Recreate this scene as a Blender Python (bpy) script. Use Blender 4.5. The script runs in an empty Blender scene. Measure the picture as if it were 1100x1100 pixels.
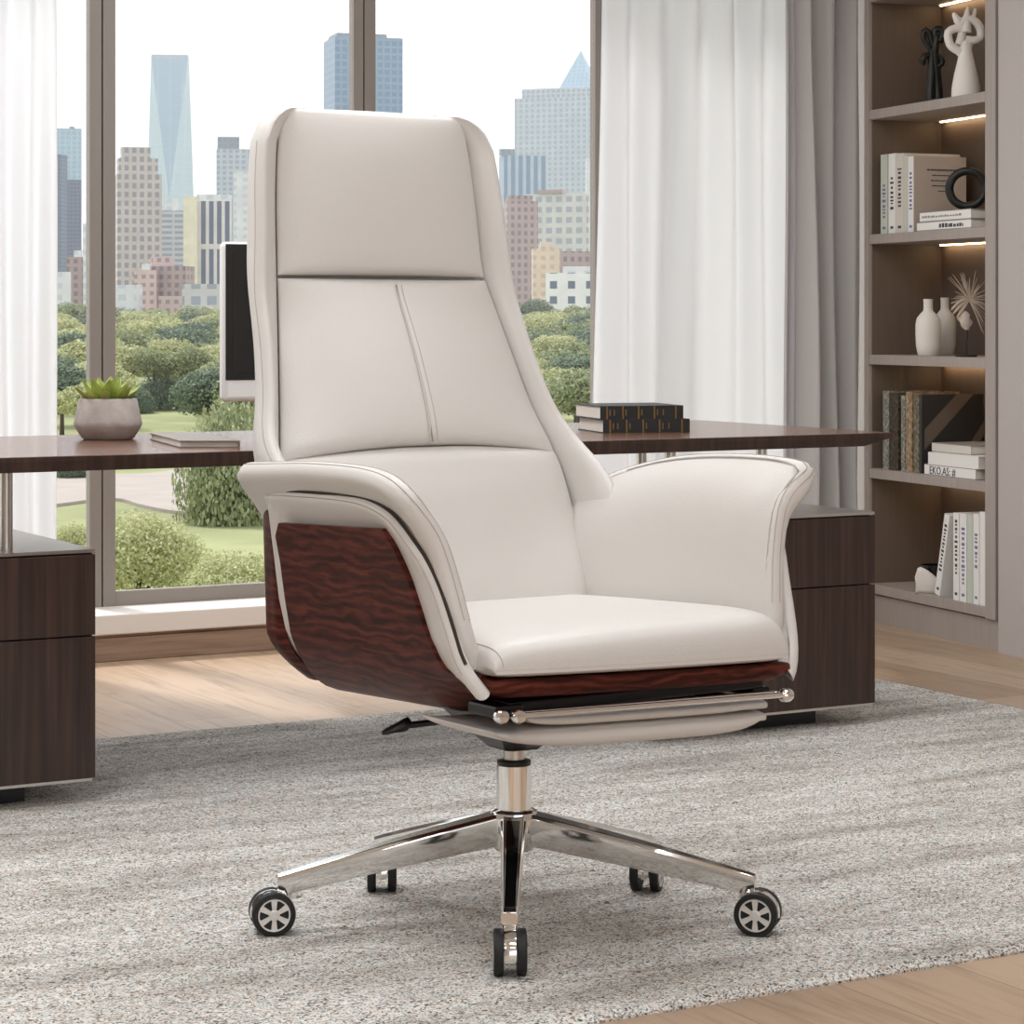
import bpy, math, random
import numpy as np
from mathutils import Vector, Matrix, noise

S = bpy.context.scene
COL = S.collection
random.seed(7)
F, H, CX, CY = 2600.0, 0.95, 550.0, 345.0     # focal length (px), eye height, principal column, horizon row
V = Vector
def P(x, y, d): return V(((x-CX)/F*d, d, H-(y-CY)/F*d))      # pixel + distance -> point in the room
def FL(x, y, z=0.0):                                        # pixel on a horizontal surface of height z
    d = (H-z)*F/(y-CY); return P(x, y, d)
AU = math.atan(2600/4650)
U = V((math.cos(AU), math.sin(AU), 0)); Wd = V((-math.sin(AU), math.cos(AU), 0))
def W(a, b, z=0.0): return U*a + Wd*b + V((0, 0, z))         # along the window wall / towards it
def srgb(r, g, b):
    f = lambda c: (c/255/12.92 if c/255 <= .04045 else ((c/255+.055)/1.055)**2.4)
    return (f(r), f(g), f(b), 1)

# ---------------------------------------------------------------- materials
def newmat(name):
    m = bpy.data.materials.new(name); m.use_nodes = True
    nt = m.node_tree; return m, nt, nt.nodes, nt.links, nt.nodes['Principled BSDF']
def mat(name, col, rough=.5, metal=0, spec=.5, bump=0, bscale=100, coat=0, var=0, vscale=5, sheen=0, trans=0):
    m, nt, N, L, b = newmat(name)
    b.inputs['Base Color'].default_value = col; b.inputs['Roughness'].default_value = rough
    b.inputs['Metallic'].default_value = metal; b.inputs['Specular IOR Level'].default_value = spec
    b.inputs['Coat Weight'].default_value = coat; b.inputs['Sheen Weight'].default_value = sheen
    tc = N.new('ShaderNodeTexCoord')
    if var:
        n = N.new('ShaderNodeTexNoise'); n.inputs['Scale'].default_value = vscale; n.inputs['Detail'].default_value = 6
        L.new(tc.outputs['Object'], n.inputs['Vector'])
        mr = N.new('ShaderNodeMapRange'); mr.inputs['From Min'].default_value = .3; mr.inputs['From Max'].default_value = .7
        mr.inputs['To Min'].default_value = 1-var; mr.inputs['To Max'].default_value = 1+var
        L.new(n.outputs['Fac'], mr.inputs['Value'])
        h = N.new('ShaderNodeHueSaturation'); h.inputs['Color'].default_value = col
        L.new(mr.outputs[0], h.inputs['Value']); L.new(h.outputs[0], b.inputs['Base Color'])
    if bump:
        n = N.new('ShaderNodeTexNoise'); n.inputs['Scale'].default_value = bscale; n.inputs['Detail'].default_value = 4
        L.new(tc.outputs['Object'], n.inputs['Vector'])
        bp = N.new('ShaderNodeBump'); bp.inputs['Strength'].default_value = bump; bp.inputs['Distance'].default_value = .002
        L.new(n.outputs['Fac'], bp.inputs['Height']); L.new(bp.outputs[0], b.inputs['Normal'])
    return m
def ramp(N, stops):
    r = N.new('ShaderNodeValToRGB'); e = r.color_ramp.elements
    while len(e) < len(stops): e.new(.5)
    for k, (p, c) in enumerate(stops): e[k].position = p; e[k].color = c
    return r
def wood(name, dark, mid, light, scl=(1, 1, 1), nscale=6, dist=2.5, rough=.35, coat=0, rings=None, rot=0, spec=.5):
    """grain from stretched noise in object space; rings adds cathedral figure"""
    m, nt, N, L, b = newmat(name)
    tc = N.new('ShaderNodeTexCoord'); mp = N.new('ShaderNodeMapping'); mp.inputs['Scale'].default_value = scl
    mp0 = N.new('ShaderNodeMapping'); mp0.inputs['Rotation'].default_value = (0, 0, rot)
    L.new(tc.outputs['Object'], mp0.inputs['Vector']); L.new(mp0.outputs[0], mp.inputs['Vector'])
    n = N.new('ShaderNodeTexNoise'); n.inputs['Scale'].default_value = nscale; n.inputs['Detail'].default_value = 8
    n.inputs['Distortion'].default_value = dist; L.new(mp.outputs[0], n.inputs['Vector'])
    src = n.outputs['Fac']
    if rings:
        w = N.new('ShaderNodeTexWave'); w.wave_type = 'BANDS'; w.bands_direction = 'Z'
        w.inputs['Scale'].default_value = rings[0]; w.inputs['Distortion'].default_value = rings[1]
        w.inputs['Detail'].default_value = 3; w.inputs['Detail Scale'].default_value = rings[2]; w.inputs['Detail Roughness'].default_value = .55
        mp2 = N.new('ShaderNodeMapping'); mp2.inputs['Scale'].default_value = rings[3]
        L.new(mp0.outputs[0], mp2.inputs['Vector']); L.new(mp2.outputs[0], w.inputs['Vector'])
        mx = N.new('ShaderNodeMix'); mx.inputs[0].default_value = .25
        L.new(w.outputs['Fac'], mx.inputs[3]); L.new(n.outputs['Fac'], mx.inputs[2]); src = mx.outputs[0]
    r = ramp(N, [(.28, dark), (.5, mid), (.75, light)]); L.new(src, r.inputs[0]); L.new(r.outputs[0], b.inputs['Base Color'])
    b.inputs['Roughness'].default_value = rough; b.inputs['Coat Weight'].default_value = coat; b.inputs['Specular IOR Level'].default_value = spec
    bp = N.new('ShaderNodeBump'); bp.inputs['Strength'].default_value = .15; bp.inputs['Distance'].default_value = .001
    L.new(src, bp.inputs['Height']); L.new(bp.outputs[0], b.inputs['Normal'])
    return m

M = {}
M['leather'] = mat('ivory_leather', srgb(213, 208, 203), .42, bump=.25, bscale=420, spec=.45)
M['leather_seam'] = mat('leather_seam', srgb(150, 138, 128), .6)
M['seamdark'] = mat('painted_gap_shade', srgb(58, 48, 42), .9)  # dark colour standing in for shade between arm cushion and side shell
M['thread'] = mat('thread', srgb(176, 164, 152), .7)
M['rosewood'] = wood('rosewood', srgb(42, 17, 12), srgb(74, 31, 23), srgb(104, 52, 40), (1.8, 1.8, 26), 2.2, 2.2, .44, 0, rings=(6, 12, 1.4, (1, 1, 3.0)), spec=.15)
M['walnut'] = wood('walnut_veneer', srgb(38, 24, 19), srgb(56, 37, 30), srgb(74, 51, 41), (26, 26, .9), 3, .4, .38, .1)
M['walnut_top'] = wood('walnut_top', srgb(74, 47, 36), srgb(108, 73, 56), srgb(136, 97, 77), (1.2, 22, 22), 3, .5, .27, .25, rot=-AU)
M['chrome'] = mat('polished_chrome', (.86, .85, .83, 1), .09, 1)
M['alu'] = mat('wheel_alloy', (.78, .75, .71, 1), .4, .6)
M['chrome_brushed'] = mat('satin_steel', (.62, .59, .55, 1), .28, 1)
M['black'] = mat('black_plastic', srgb(18, 18, 20), .38)
M['blackmetal'] = mat('black_metal', srgb(22, 22, 26), .3, .3)
M['rubber'] = mat('black_rubber', srgb(16, 16, 16), .55)
M['gloss_black'] = mat('gloss_black', srgb(10, 10, 10), .06, coat=1)
M['white_plastic'] = mat('white_plastic', srgb(232, 231, 230), .3)
M['screen'] = mat('dark_screen', srgb(22, 21, 20), .12, coat=.4)
M['concrete'] = mat('concrete', srgb(165, 155, 149), .85, bump=.5, bscale=90, var=.12, vscale=35)
M['soil'] = mat('soil', srgb(60, 48, 38), .9, bump=.6, bscale=200)
M['frame'] = mat('window_frame_metal', srgb(142, 134, 127), .45, .1)
M['frame_gap'] = mat('window_gasket', srgb(40, 36, 32), .7)
M['sill'] = mat('white_sill', srgb(226, 219, 212), .5)
M['baseboard'] = wood('baseboard_wood', srgb(126, 101, 85), srgb(148, 122, 104), srgb(165, 140, 122), (1, 1, 14), 4, .4, .5)
M['wall'] = mat('grey_wall', srgb(176, 169, 164), .6, bump=.05, bscale=60)
M['ceiling'] = mat('ceiling_paint', srgb(235, 232, 228), .9)
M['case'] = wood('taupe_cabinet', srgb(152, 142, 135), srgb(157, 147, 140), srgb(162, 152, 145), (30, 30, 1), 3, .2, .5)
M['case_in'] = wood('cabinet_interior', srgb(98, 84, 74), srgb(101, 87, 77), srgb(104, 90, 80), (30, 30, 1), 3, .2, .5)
M['groove'] = mat('dark_groove', srgb(62, 55, 50), .8)
M['pages'] = mat('book_pages', srgb(226, 219, 209), .8)
M['bookwhite'] = mat('white_book_cloth', srgb(226, 225, 221), .6)
M['bookivory'] = mat('ivory_book_cloth', srgb(205, 198, 188), .6)
M['booktaupe'] = mat('taupe_book_cloth', srgb(186, 172, 160), .6)
M['booksage'] = mat('pale_sage_cloth', srgb(190, 196, 184), .6)
M['bookgrey'] = mat('grey_book_cloth', srgb(140, 134, 128), .6)
M['bookdark'] = mat('charcoal_book_cloth', srgb(44, 41, 40), .55)
M['booktan'] = mat('tan_stripe_cloth', srgb(104, 90, 80), .55)
M['ink'] = mat('dark_ink', srgb(62, 58, 62), .7)
M['inkviolet'] = mat('violet_ink', srgb(120, 108, 150), .7)
M['gold'] = mat('gold_foil', srgb(132, 100, 52), .45, .4)
M['blackleather'] = mat('black_bookleather', srgb(30, 30, 30), .5, bump=.6, bscale=150)
M['ceramic'] = mat('matte_white_ceramic', srgb(225, 219, 212), .55, bump=.2, bscale=60)
M['ceramicgrey'] = mat('matte_grey_ceramic', srgb(196, 191, 184), .6, bump=.2, bscale=60)
M['sculptblack'] = mat('black_bronze', srgb(30, 30, 28), .42, .3, bump=.6, bscale=50)
M['dried'] = mat('dried_straw', srgb(188, 172, 156), .8)
M['coral'] = mat('pale_coral', srgb(205, 192, 180), .8, bump=1, bscale=80)

def mottle(name, cols, scale):
    m, nt, N, L, b = newmat(name)
    tc = N.new('ShaderNodeTexCoord'); n = N.new('ShaderNodeTexNoise'); n.inputs['Scale'].default_value = scale; n.inputs['Detail'].default_value = 5
    L.new(tc.outputs['Object'], n.inputs['Vector'])
    r = ramp(N, [(.3+.4*k/(len(cols)-1), c) for k, c in enumerate(cols)]); L.new(n.outputs['Fac'], r.inputs[0])
    L.new(r.outputs[0], b.inputs['Base Color']); b.inputs['Roughness'].default_value = .6
    return m
M['spineolive'] = mottle('olive_patterned_spine', [srgb(52, 50, 40), srgb(104, 98, 76), srgb(150, 142, 118)], 90)
M['spineamber'] = mottle('amber_patterned_spine', [srgb(84, 78, 74), srgb(148, 118, 82), srgb(168, 158, 146)], 70)
M['spinegrey'] = mottle('grey_patterned_spine', [srgb(60, 66, 66), srgb(118, 120, 112), srgb(176, 172, 150)], 110)
M['spinedark'] = mottle('dark_patterned_spine', [srgb(28, 26, 22), srgb(58, 50, 38), srgb(92, 82, 60)], 90)
M['succulent'] = mottle('succulent_green', [srgb(104, 122, 44), srgb(150, 164, 78), srgb(186, 194, 112)], 18)
M['succulent'].node_tree.nodes['Principled BSDF'].inputs['Roughness'].default_value = .35

def emis(name, col, st):
    m, nt, N, L, b = newmat(name); b.inputs['Emission Color'].default_value = col; b.inputs['Emission Strength'].default_value = st
    b.inputs['Base Color'].default_value = (0, 0, 0, 1); return m
M['led'] = emis('warm_led', (1, .72, .42, 1), 14)
M['lamp'] = emis('fill_lamp_diffuser', (1, .97, .93, 1), 7)

def glass_mat():
    m, nt, N, L, b = newmat('clear_glass'); N.remove(b)
    out = N['Material Output']; lw = None; t = N.new('ShaderNodeBsdfTransparent'); g = N.new('ShaderNodeBsdfGlossy'); g.inputs['Roughness'].default_value = .02
    t.inputs['Color'].default_value = (.99, .99, .99, 1)
    lw = N.new('ShaderNodeLayerWeight'); p5 = N.new('ShaderNodeMath'); p5.operation = 'POWER'; p5.inputs[1].default_value = 4; L.new(lw.outputs['Facing'], p5.inputs[0])
    f = N.new('ShaderNodeMath'); f.operation = 'MULTIPLY_ADD'; f.inputs[1].default_value = .6; f.inputs[2].default_value = .02; L.new(p5.outputs[0], f.inputs[0]); mx = N.new('ShaderNodeMixShader')
    L.new(f.outputs[0], mx.inputs[0]); L.new(t.outputs[0], mx.inputs[1]); L.new(g.outputs[0], mx.inputs[2]); L.new(mx.outputs[0], out.inputs[0]); return m
M['glass'] = glass_mat()
def sheer(name, col, tr, alpha):
    m, nt, N, L, b = newmat(name); N.remove(b); out = N['Material Output']
    d = N.new('ShaderNodeBsdfDiffuse'); d.inputs[0].default_value = col
    t = N.new('ShaderNodeBsdfTranslucent'); t.inputs[0].default_value = col
    a = N.new('ShaderNodeBsdfTransparent')
    m1 = N.new('ShaderNodeMixShader'); m1.inputs[0].default_value = tr; L.new(d.outputs[0], m1.inputs[1]); L.new(t.outputs[0], m1.inputs[2])
    m2 = N.new('ShaderNodeMixShader'); m2.inputs[0].default_value = alpha; L.new(m1.outputs[0], m2.inputs[1]); L.new(a.outputs[0], m2.inputs[2])
    L.new(m2.outputs[0], out.inputs[0]); return m
M['sheer'] = sheer('white_sheer', srgb(244, 244, 246), .61, .10)
M['drape'] = sheer('grey_drape', srgb(205, 202, 200), .22, 0)

def rug_mat():
    m, nt, N, L, b = newmat('heathered_rug')
    tc = N.new('ShaderNodeTexCoord'); mp = N.new('ShaderNodeMapping'); mp.inputs['Rotation'].default_value = (0, 0, -AU); L.new(tc.outputs['Object'], mp.inputs['Vector'])
    mp2 = N.new('ShaderNodeMapping'); mp2.inputs['Scale'].default_value = (1, 1.25, 1); L.new(mp.outputs[0], mp2.inputs['Vector'])
    n = N.new('ShaderNodeTexNoise'); n.inputs['Scale'].default_value = 92; n.inputs['Detail'].default_value = 2.5; n.inputs['Distortion'].default_value = 2.6; L.new(mp2.outputs[0], n.inputs['Vector'])
    r = ramp(N, [(.35, srgb(88, 84, 80)), (.43, srgb(176, 171, 165)), (.50, srgb(232, 228, 223)), (.62, srgb(252, 249, 245))]); L.new(n.outputs['Fac'], r.inputs[0])
    mp3 = N.new('ShaderNodeMapping'); mp3.inputs['Scale'].default_value = (1.3, 7, 1); L.new(mp.outputs[0], mp3.inputs['Vector'])
    n2 = N.new('ShaderNodeTexNoise'); n2.inputs['Scale'].default_value = 1.6; n2.inputs['Detail'].default_value = 7; L.new(mp3.outputs[0], n2.inputs['Vector'])
    r2 = ramp(N, [(.36, (.70, .68, .66, 1)), (.5, (.92, .91, .90, 1)), (.62, (1, 1, 1, 1))]); L.new(n2.outputs['Fac'], r2.inputs[0])
    n3 = N.new('ShaderNodeTexNoise'); n3.inputs['Scale'].default_value = 60; n3.inputs['Detail'].default_value = 2; L.new(mp2.outputs[0], n3.inputs['Vector'])
    r3 = ramp(N, [(.35, (.92, .86, .80, 1)), (.5, (1, 1, 1, 1)), (.65, (.92, .96, .95, 1))]); L.new(n3.outputs['Fac'], r3.inputs[0])
    mx = N.new('ShaderNodeMix'); mx.data_type = 'RGBA'; mx.blend_type = 'MULTIPLY'; mx.inputs[0].default_value = 1
    L.new(r.outputs[0], mx.inputs[6]); L.new(r2.outputs[0], mx.inputs[7])
    mx2 = N.new('ShaderNodeMix'); mx2.data_type = 'RGBA'; mx2.blend_type = 'MULTIPLY'; mx2.inputs[0].default_value = 1
    L.new(mx.outputs[2], mx2.inputs[6]); L.new(r3.outputs[0], mx2.inputs[7]); L.new(mx2.outputs[2], b.inputs['Base Color'])
    b.inputs['Roughness'].default_value = .95; b.inputs['Specular IOR Level'].default_value = .1
    bp = N.new('ShaderNodeBump'); bp.inputs['Strength'].default_value = .9; bp.inputs['Distance'].default_value = .006
    L.new(n.outputs['Fac'], bp.inputs['Height']); L.new(bp.outputs[0], b.inputs['Normal']); return m
M['rug'] = rug_mat()
def floor_mat():
    m, nt, N, L, b = newmat('oak_planks')
    tc = N.new('ShaderNodeTexCoord'); mp = N.new('ShaderNodeMapping'); mp.inputs['Rotation'].default_value = (0, 0, -(AU+math.pi/2)); L.new(tc.outputs['Object'], mp.inputs['Vector'])
    br = N.new('ShaderNodeTexBrick'); br.inputs['Scale'].default_value = 1; br.inputs['Brick Width'].default_value = 1.8; br.inputs['Row Height'].default_value = .21
    br.inputs['Mortar Size'].default_value = .0016; br.inputs['Mortar Smooth'].default_value = 1; br.offset = .37
    br.inputs['Color1'].default_value = srgb(190, 165, 141); br.inputs['Color2'].default_value = srgb(168, 142, 118); br.inputs['Mortar'].default_value = srgb(104, 82, 66)
    L.new(mp.outputs[0], br.inputs['Vector'])
    mp2 = N.new('ShaderNodeMapping'); mp2.inputs['Scale'].default_value = (1.6, 16, 1); L.new(mp.outputs[0], mp2.inputs['Vector'])
    n = N.new('ShaderNodeTexNoise'); n.inputs['Scale'].default_value = 2.2; n.inputs['Detail'].default_value = 9; n.inputs['Distortion'].default_value = 1.1; L.new(mp2.outputs[0], n.inputs['Vector'])
    r = ramp(N, [(.3, (.74, .71, .68, 1)), (.5, (.97, .96, .95, 1)), (.7, (1, 1, 1, 1))]); L.new(n.outputs['Fac'], r.inputs[0])
    mx = N.new('ShaderNodeMix'); mx.data_type = 'RGBA'; mx.blend_type = 'MULTIPLY'; mx.inputs[0].default_value = 1
    L.new(br.outputs['Color'], mx.inputs[6]); L.new(r.outputs[0], mx.inputs[7]); L.new(mx.outputs[2], b.inputs['Base Color'])
    b.inputs['Roughness'].default_value = .42
    bp = N.new('ShaderNodeBump'); bp.inputs['Strength'].default_value = .2; bp.inputs['Distance'].default_value = .001; L.new(n.outputs['Fac'], bp.inputs['Height']); L.new(bp.outputs[0], b.inputs['Normal'])
    return m
M['floor'] = floor_mat()

def facade(name, wall, win, bw, bh, mx_=.3, my_=.35, metal=0, rough=.35, wall2=None):
    """window grid in metres from the UV map"""
    m, nt, N, L, b = newmat(name)
    uv = N.new('ShaderNodeUVMap'); br = N.new('ShaderNodeTexBrick'); br.offset = 0; br.inputs['Scale'].default_value = 1
    sep = N.new('ShaderNodeSeparateXYZ'); L.new(uv.outputs[0], sep.inputs[0])
    def band(sock, period, frac):
        d = N.new('ShaderNodeMath'); d.operation = 'DIVIDE'; d.inputs[1].default_value = period; L.new(sock, d.inputs[0])
        f = N.new('ShaderNodeMath'); f.operation = 'FRACT'; L.new(d.outputs[0], f.inputs[0])
        g = N.new('ShaderNodeMath'); g.operation = 'GREATER_THAN'; g.inputs[1].default_value = frac; L.new(f.outputs[0], g.inputs[0]); return g.outputs[0]
    N.remove(br)
    mu = N.new('ShaderNodeMath'); mu.operation = 'MULTIPLY'; L.new(band(sep.outputs[0], bw, mx_), mu.inputs[0]); L.new(band(sep.outputs[1], bh, my_), mu.inputs[1])
    nz = N.new('ShaderNodeTexNoise'); nz.inputs['Scale'].default_value = .12; nz.inputs['Detail'].default_value = 4; L.new(uv.outputs[0], nz.inputs['Vector'])
    r = ramp(N, [(.35, tuple(c*.88 for c in wall[:3])+(1,)), (.65, wall)]); L.new(nz.outputs['Fac'], r.inputs[0])
    mx = N.new('ShaderNodeMix'); mx.data_type = 'RGBA'; L.new(mu.outputs[0], mx.inputs[0]); L.new(r.outputs[0], mx.inputs[6]); mx.inputs[7].default_value = win
    L.new(mx.outputs[2], b.inputs['Base Color']); b.inputs['Roughness'].default_value = rough; b.inputs['Metallic'].default_value = metal
    return m
def leafmat(name, c1, c2, c3):
    m, nt, N, L, b = newmat(name)
    at = N.new('ShaderNodeAttribute'); at.attribute_name = 'tint'
    r = ramp(N, [(0, c1), (.5, c2), (1, c3)]); L.new(at.outputs['Fac'], r.inputs[0])
    L.new(r.outputs[0], b.inputs['Base Color']); b.inputs['Roughness'].default_value = .6
    t = N.new('ShaderNodeBsdfTranslucent'); L.new(r.outputs[0], t.inputs[0]); mx = N.new('ShaderNodeMixShader'); mx.inputs[0].default_value = .35
    L.new(b.outputs[0], mx.inputs[1]); L.new(t.outputs[0], mx.inputs[2]); L.new(mx.outputs[0], N['Material Output'].inputs[0]); return m
M['leaf_mid'] = leafmat('mid_green_leaves', srgb(104, 116, 86), srgb(156, 164, 122), srgb(202, 206, 164))
M['leaf_dark'] = leafmat('dark_green_leaves', srgb(76, 94, 86), srgb(118, 134, 112), srgb(158, 170, 140))
M['leaf_pale'] = leafmat('pale_green_leaves', srgb(142, 148, 104), srgb(192, 194, 144), srgb(226, 224, 182))
M['bark'] = mat('bark', srgb(92, 80, 70), .9, bump=1, bscale=4)
M['grass'] = mat('lawn_grass', srgb(146, 150, 104), .9, var=.22, vscale=.08)
M['path'] = mat('pale_gravel', srgb(170, 160, 152), .9, var=.06, vscale=.2)

# ---------------------------------------------------------------- mesh helpers
class MB:
    def __init__(s): s.v = []; s.f = []; s.uv = []; s.mi = []
    def add(s, vs, fs, uv=None, mi=0):
        o = len(s.v); s.v += [tuple(v) for v in vs]
        for f in fs: s.f.append(tuple(i+o for i in f)); s.mi.append(mi)
        return o
    def box(s, o, ex, ey, ez, mi=0):
        """box from corner o with edge vectors"""
        o, ex, ey, ez = V(o), V(ex), V(ey), V(ez)
        p = [o, o+ex, o+ex+ey, o+ey, o+ez, o+ex+ez, o+ex+ey+ez, o+ey+ez]
        fs = [(0, 3, 2, 1), (4, 5, 6, 7), (0, 1, 5, 4), (1, 2, 6, 5), (2, 3, 7, 6), (3, 0, 4, 7)]
        if ex.cross(ey).dot(ez) < 0: fs = [f[::-1] for f in fs]
        s.add(p, fs, mi=mi); return s
    def cbox(s, c, ex, ey, ez, mi=0): c, ex, ey, ez = V(c), V(ex), V(ey), V(ez); return s.box(c-ex/2-ey/2-ez/2, ex, ey, ez, mi)
    def tube(s, pts, r, n=12, cap=True, mi=0):
        pts = [V(p) for p in pts]; rs = r if isinstance(r, (list, tuple)) else [r]*len(pts)
        rows = []; prev = None
        for i, p in enumerate(pts):
            t = (pts[min(i+1, len(pts)-1)]-pts[max(i-1, 0)]).normalized()
            if prev is None: a = t.orthogonal().normalized()
            else:
                a = prev-t*prev.dot(t); a = a.normalized() if a.length > 1e-6 else t.orthogonal().normalized()
            prev = a; b = t.cross(a)
            rows.append([p+(a*math.cos(2*math.pi*k/n)+b*math.sin(2*math.pi*k/n))*rs[i] for k in range(n)])
        return s.grid(rows, closeu=True, cap=cap, mi=mi)
    def lathe(s, prof, c=(0, 0, 0), ax=(0, 0, 1), n=32, mi=0):
        c, ax = V(c), V(ax).normalized(); a = ax.orthogonal().normalized(); b = ax.cross(a)
        rows = [[c+ax*h+(a*math.cos(2*math.pi*k/n)+b*math.sin(2*math.pi*k/n))*max(r, 1e-5) for k in range(n)] for r, h in prof]
        return s.grid(rows, closeu=True, cap=True, mi=mi)
    def grid(s, rows, closeu=False, closev=False, cap=False, mi=0):
        nr, nc = len(rows), len(rows[0]); vs = [p for r in rows for p in r]; fs = []
        for i in range(nr if closev else nr-1):
            for j in range(nc if closeu else nc-1):
                a, b = i*nc+j, i*nc+(j+1) % nc; i2 = (i+1) % nr
                fs.append((a, b, i2*nc+(j+1) % nc, i2*nc+j))
        if cap: fs.append(tuple(range(nc))[::-1]); fs.append(tuple((nr-1)*nc+k for k in range(nc)))
        s.add(vs, fs, mi=mi); return s
    def ball(s, c, rx, ry=None, rz=None, n=16, m=10, mi=0):
        ry = ry or rx; rz = rz or rx; c = V(c)
        rows = [[c+V((rx*math.sin(t)*math.cos(2*math.pi*k/n), ry*math.sin(t)*math.sin(2*math.pi*k/n), rz*math.cos(t))) for k in range(n)] for t in [math.pi*(.02+.96*i/(m-1)) for i in range(m)]]
        return s.grid(rows[::-1], closeu=True, cap=True, mi=mi)
WL = {}       # world location of roots
def link(o, parent=None):
    COL.objects.link(o)
    if parent is not None: o.parent = parent
def wloc(o):
    l = V((0, 0, 0))
    while o is not None: l = l + o.location; o = o.parent
    return l
def build(name, mb, mats, parent=None, loc=(0, 0, 0), smooth=True, bevel=0, sub=0, seg=2, angle=40):
    """link the collected world-space shape as ONE mesh object; loc = origin of a top-level one"""
    me = bpy.data.meshes.new(name)
    loc = V(loc); off = wloc(parent)+loc if parent is not None else loc
    me.from_pydata([(v[0]-off.x, v[1]-off.y, v[2]-off.z) for v in mb.v], [], mb.f)
    mats = mats if isinstance(mats, (list, tuple)) else [mats]
    for m in mats: me.materials.append(M[m] if isinstance(m, str) else m)
    me.polygons.foreach_set('material_index', mb.mi)
    me.polygons.foreach_set('use_smooth', [smooth]*len(mb.f))
    # metric uv per face (horizontal run, height)
    uvl = me.uv_layers.new(name='UVMap'); uv = []
    for p in me.polygons:
        nrm = p.normal; h = V((-nrm.y, nrm.x, 0))
        if h.length < .3: h = V((1, 0, 0)); k = V((0, 1, 0))
        else: h.normalize(); k = V((0, 0, 1))
        for vi in p.vertices: co = me.vertices[vi].co; uv += [co.dot(h), co.dot(k)]
    uvl.data.foreach_set('uv', uv)
    me.validate(); me.update()
    o = bpy.data.objects.new(name, me); o.location = loc; link(o, parent)
    if bevel:
        m = o.modifiers.new('bevel', 'BEVEL'); m.width = bevel; m.segments = seg; m.limit_method = 'ANGLE'; m.angle_limit = math.radians(35)
    if sub:
        m = o.modifiers.new('sub', 'SUBSURF'); m.levels = sub; m.render_levels = sub
    if smooth and not sub:
        try: me.set_sharp_from_angle(angle=math.radians(angle))
        except Exception: pass
    return o
def thing(name, label, cat, loc, group=None):
    o = bpy.data.objects.new(name, None); o.location = V(loc); o.empty_display_size = .1; link(o)
    return tag(o, label, cat, group)
def tag(o, label, cat, group=None, kind=None):
    if label: o['label'] = label
    if cat: o['category'] = cat
    if group: o['group'] = group
    if kind: o['kind'] = kind
    return o
def struct(o): o['kind'] = 'structure'; return o
def interp(x, xs, ys): return float(np.interp(x, xs, ys))
def sm(z, tb, w=.035):
    xs, ys = [p[0] for p in tb], [p[1] for p in tb]
    return float(np.mean(np.interp([z+w*k/4 for k in range(-4, 5)], xs, ys)))
def csp(pts, n):
    """Catmull-Rom through pts, n samples, by arc length"""
    pts = [V(p) for p in pts]; P_ = [pts[0]*2-pts[1]]+pts+[pts[-1]*2-pts[-2]]; out = []
    for i in range(len(pts)-1):
        a, b, c, d = P_[i:i+4]
        for k in range(16):
            t = k/16; out.append(.5*((2*b)+(c-a)*t+(2*a-5*b+4*c-d)*t*t+(3*b-a-3*c+d)*t**3))
    out.append(pts[-1]); L = [0]
    for i in range(1, len(out)): L.append(L[-1]+(out[i]-out[i-1]).length)
    res = []
    for k in range(n):
        s = L[-1]*k/(n-1); j = min(max(int(np.searchsorted(L, s))-1, 0), len(out)-2); f = (s-L[j])/max(L[j+1]-L[j], 1e-9); res.append(out[j].lerp(out[j+1], f))
    return res
def text_mb(mb, s, size, origin, ex, ey, thick=.0004, mi=0):
    cu = bpy.data.curves.new('t', 'FONT'); cu.body = s; cu.size = size; cu.extrude = thick; cu.resolution_u = 2
    o = bpy.data.objects.new('t', cu); COL.objects.link(o); bpy.context.view_layer.update()
    me = bpy.data.meshes.new_from_object(o.evaluated_get(bpy.context.evaluated_depsgraph_get()))
    ex, ey = V(ex).normalized(), V(ey).normalized(); ez = ex.cross(ey)
    mb.add([V(origin)+ex*v.co.x+ey*v.co.y+ez*v.co.z for v in me.vertices], [tuple(p.vertices) for p in me.polygons], mi=mi)
    COL.objects.unlink(o); bpy.data.objects.remove(o); bpy.data.curves.remove(cu); bpy.data.meshes.remove(me)

# ================================================================ ROOM
BW0, BV, BN = V((1.149, 7.58, 0)), V((990, -2600, 0)).normalized(), V((2600, 990, 0)).normalized()
def BC(s, n, z=0.0): return BW0 + BV*s + BN*n + V((0, 0, z))      # along the bookcase / into it / up
wb = W(0, 0)
def ab(p): return (p.dot(U), p.dot(Wd))
bwall = (ab(FL(100, 712))[1]+ab(FL(300, 697))[1])/2
CEIL = 2.75
mb = MB(); mb.box(W(-2.5, -4.5, -.1), U*11, Wd*(bwall+5.0), V((0, 0, .1)))
struct(build('floor', mb, 'floor', smooth=False))
mb = MB(); mb.box(W(-2.5, -4.5, CEIL), U*11, Wd*(bwall+5.0), V((0, 0, .12)))
struct(build('ceiling', mb, 'ceiling', smooth=False))
# right wall: flush panels beside and above the built-in bookcase
sR = .682
mb = MB(); mb.box(BC(sR+.006, 0, 0), BV*8, BN*.3, V((0, 0, CEIL)))
mb.box(BC(-.6, .32, 0), BV*(1.4), BN*.05, V((0, 0, CEIL))); mb.box(BC(-.62, .11, 0), BV*(.52), BN*.2, V((0, 0, CEIL)))
struct(build('wall_right', mb, 'wall', smooth=False))
mb = MB(); mb.box(W(-2.6, -4.5, 0), U*.1, Wd*(bwall+4.9), V((0, 0, CEIL)))
struct(build('wall_left', mb, 'wall', smooth=False))

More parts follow.
